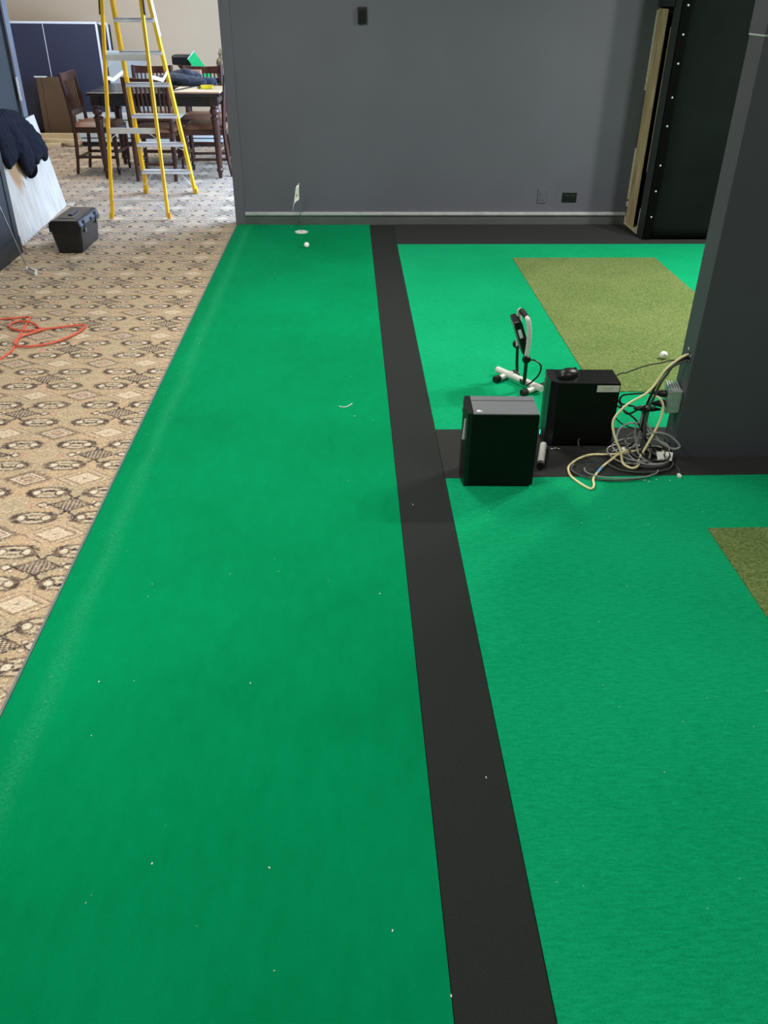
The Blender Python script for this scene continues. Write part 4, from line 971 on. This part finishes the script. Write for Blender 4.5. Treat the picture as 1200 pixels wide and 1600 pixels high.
half(12.0-12.1, -0.66, 0.66, 1.337, 1)
half(12.17-12.1, -0.56, 0.75, 1.322, 1)
for x in (-0.5, 0.5): MB().tube([(x, 0.02, 0.03), (x, 0.02, 0.6)], 0.02, 8).build('leg', M['rubber'], tt)
MB().b2(-0.55, 0.55, -0.20, -0.17, 0.03, 0.06).b2(-0.55, 0.55, 0.19, 0.22, 0.03, 0.06).b2(-0.52, -0.48, -0.2, 0.22, 0.03, 0.06).b2(0.48, 0.52, -0.2, 0.22, 0.03, 0.06).build('undercarriage', M['rubber'], tt)
for x in (-0.5, 0.5):
    for y in (-0.185, 0.205): MB().lathe([(0.03, -0.012), (0.03, 0.012)], (x, y, 0.03), 12, Matrix.Rotation(R(90), 3, 'Y')).build('castor', M['rubber'], tt)
t = thing('brown_board', (-3.60, 11.72, 0.0), 'brown folded board standing in front of the table tennis table', 'board')
Mb = Matrix.Rotation(R(-4), 3, 'X').to_4x4()
for x0, x1, dy in ((-0.25, -0.19, -0.006), (-0.185, 0.24, 0.0)): MB().prism([(x0, 0.002), (x1, 0.002), (x1, 0.752), (x0, 0.752)], dy, dy+0.02, 'y', Mb).build('panel', M['cardboard'], t)
MB().prism([(-0.27, 0.745), (-0.12, 0.745), (-0.12, 0.760), (-0.27, 0.760)], -0.008, 0.03, 'y', Mb).build('white_edge', M['white_line'], t)
def plank(x, y, z, L_, rz, label, h=0.038, w=0.089):
    t = thing('lumber', (x, y, z), label, 'lumber', R(rz), 'loose pine lumber')
    MB().box((0, 0, h/2), (L_, w, h), None, 0.002).build('plank', M['pine'], t)
    for s_ in (-1, 1): MB().box((s_*(L_/2+0.0006), 0, h/2), (0.0012, w*0.97, h*0.95)).build('end_grain', M['tanbox'], t)
plank(-4.25, 11.42, 0.0005, 1.35, 0, 'pine stud lying nearest on the floor, short right end showing')
plank(-4.0, 11.535, 0.0005, 1.5, 0, 'pine stud lying on the floor, middle of the bottom row')
plank(-4.0, 11.64, 0.0005, 1.6, -1, 'pine stud lying on the floor against the brown board')
plank(-4.50, 11.44, 0.039, 1.1, 0.5, 'pine stud stacked second on the near side of the pile')
plank(-3.98, 11.635, 0.040, 1.42, 0, 'thick pine stud on top of the pile along the brown board', 0.085, 0.05)
plank(-3.60, 11.46, 0.0395, 0.58, -17, 'pine stud lying diagonally across the front of the pile', 0.038, 0.06)
# low enamelled heater unit and pale panel
hu = thing('baseboard_heater', (-2.46, 11.62, 0.0), 'long pale enamelled heater unit along the beige wall', 'heater')
MB().b2(-0.88, 0.92, -0.20, 0.12, 0.055, 0.36, 0.006).build('casing', M['pale_metal'], hu)
MB().b2(-0.86, 0.90, -0.17, 0.10, 0.0, 0.055).build('plinth', M['rubber'], hu)
for z in (0.095, 0.30): MB().b2(-0.86, 0.90, -0.2015, -0.198, z, z+0.012).build('grille_slot', M['rubber'], hu)
t = thing('pale_panel', (-2.70, 12.0, 0.0), 'pale blue grey panel standing against the beige wall behind the ladder', 'panel')
MB().b2(-0.30, 0.24, 0, 0.03, 0.002, 1.02, 0.003).build('board', M['pale_blue'], t)
MB().b2(-0.30, 0.24, -0.006, 0.034, 1.0, 1.03, 0.002).build('cap_rail', M['pale_metal'], t)
# pedestal stand with black cushion, green sheet, bronze post
ps = thing('pedestal_stand', (-1.965, 11.55, 0.0), 'black padded stool on a narrow pedestal behind the table', 'stool')
MB().box((0, 0, 0.965), (0.25, 0.24, 0.105), None, 0.02).build('seat_pad', M['black_pl'], ps)
MB().lathe([(0.16, 0), (0.16, 0.02), (0.05, 0.05), (0.04, 0.5), (0.05, 0.86), (0.09, 0.912)], (0,0,0), 16).build('pedestal', M['black_pl'], ps, True)
gs = thing('green_sheet', (-1.0, 11.30, 0.0), 'bright green strip propped diagonally behind the far right chair', 'sheet')
MB().prism([(-0.876, 0.989), (-0.791, 1.069), (-0.025, 0.002), (-0.165, 0.002)], -0.006, 0.006, 'y').build('strip', M['bright_green'], gs)
MB().prism([(-0.878, 0.9885), (-0.791, 1.0715), (-0.787, 1.066), (-0.874, 0.983)], -0.0065, 0.0065, 'y').build('cut_edge', M['flag'], gs)
bp = thing('bronze_post', (-1.435, 10.95, 0.0), 'ornate antique bronze post with pointed finial beside the charcoal wall', 'ornament')
MB().lathe([(0.10, 0), (0.10, 0.03), (0.05, 0.06), (0.03, 0.12), (0.025, 0.60), (0.05, 0.64), (0.03, 0.68), (0.06, 0.74), (0.05, 0.80), (0.066, 0.86), (0.070, 0.90), (0.046, 0.95)], (0,0,0), 16).build('shaft', M['bronze'], bp, True)
MB().lathe([(0.050, 0.945), (0.058, 0.97), (0.052, 1.00), (0.030, 1.025), (0.018, 1.035), (0.018, 1.05), (0.032, 1.065), (0.022, 1.085), (0.008, 1.11), (0.002, 1.125)], (0,0,0), 16).build('finial', M['bronze'], bp, True)
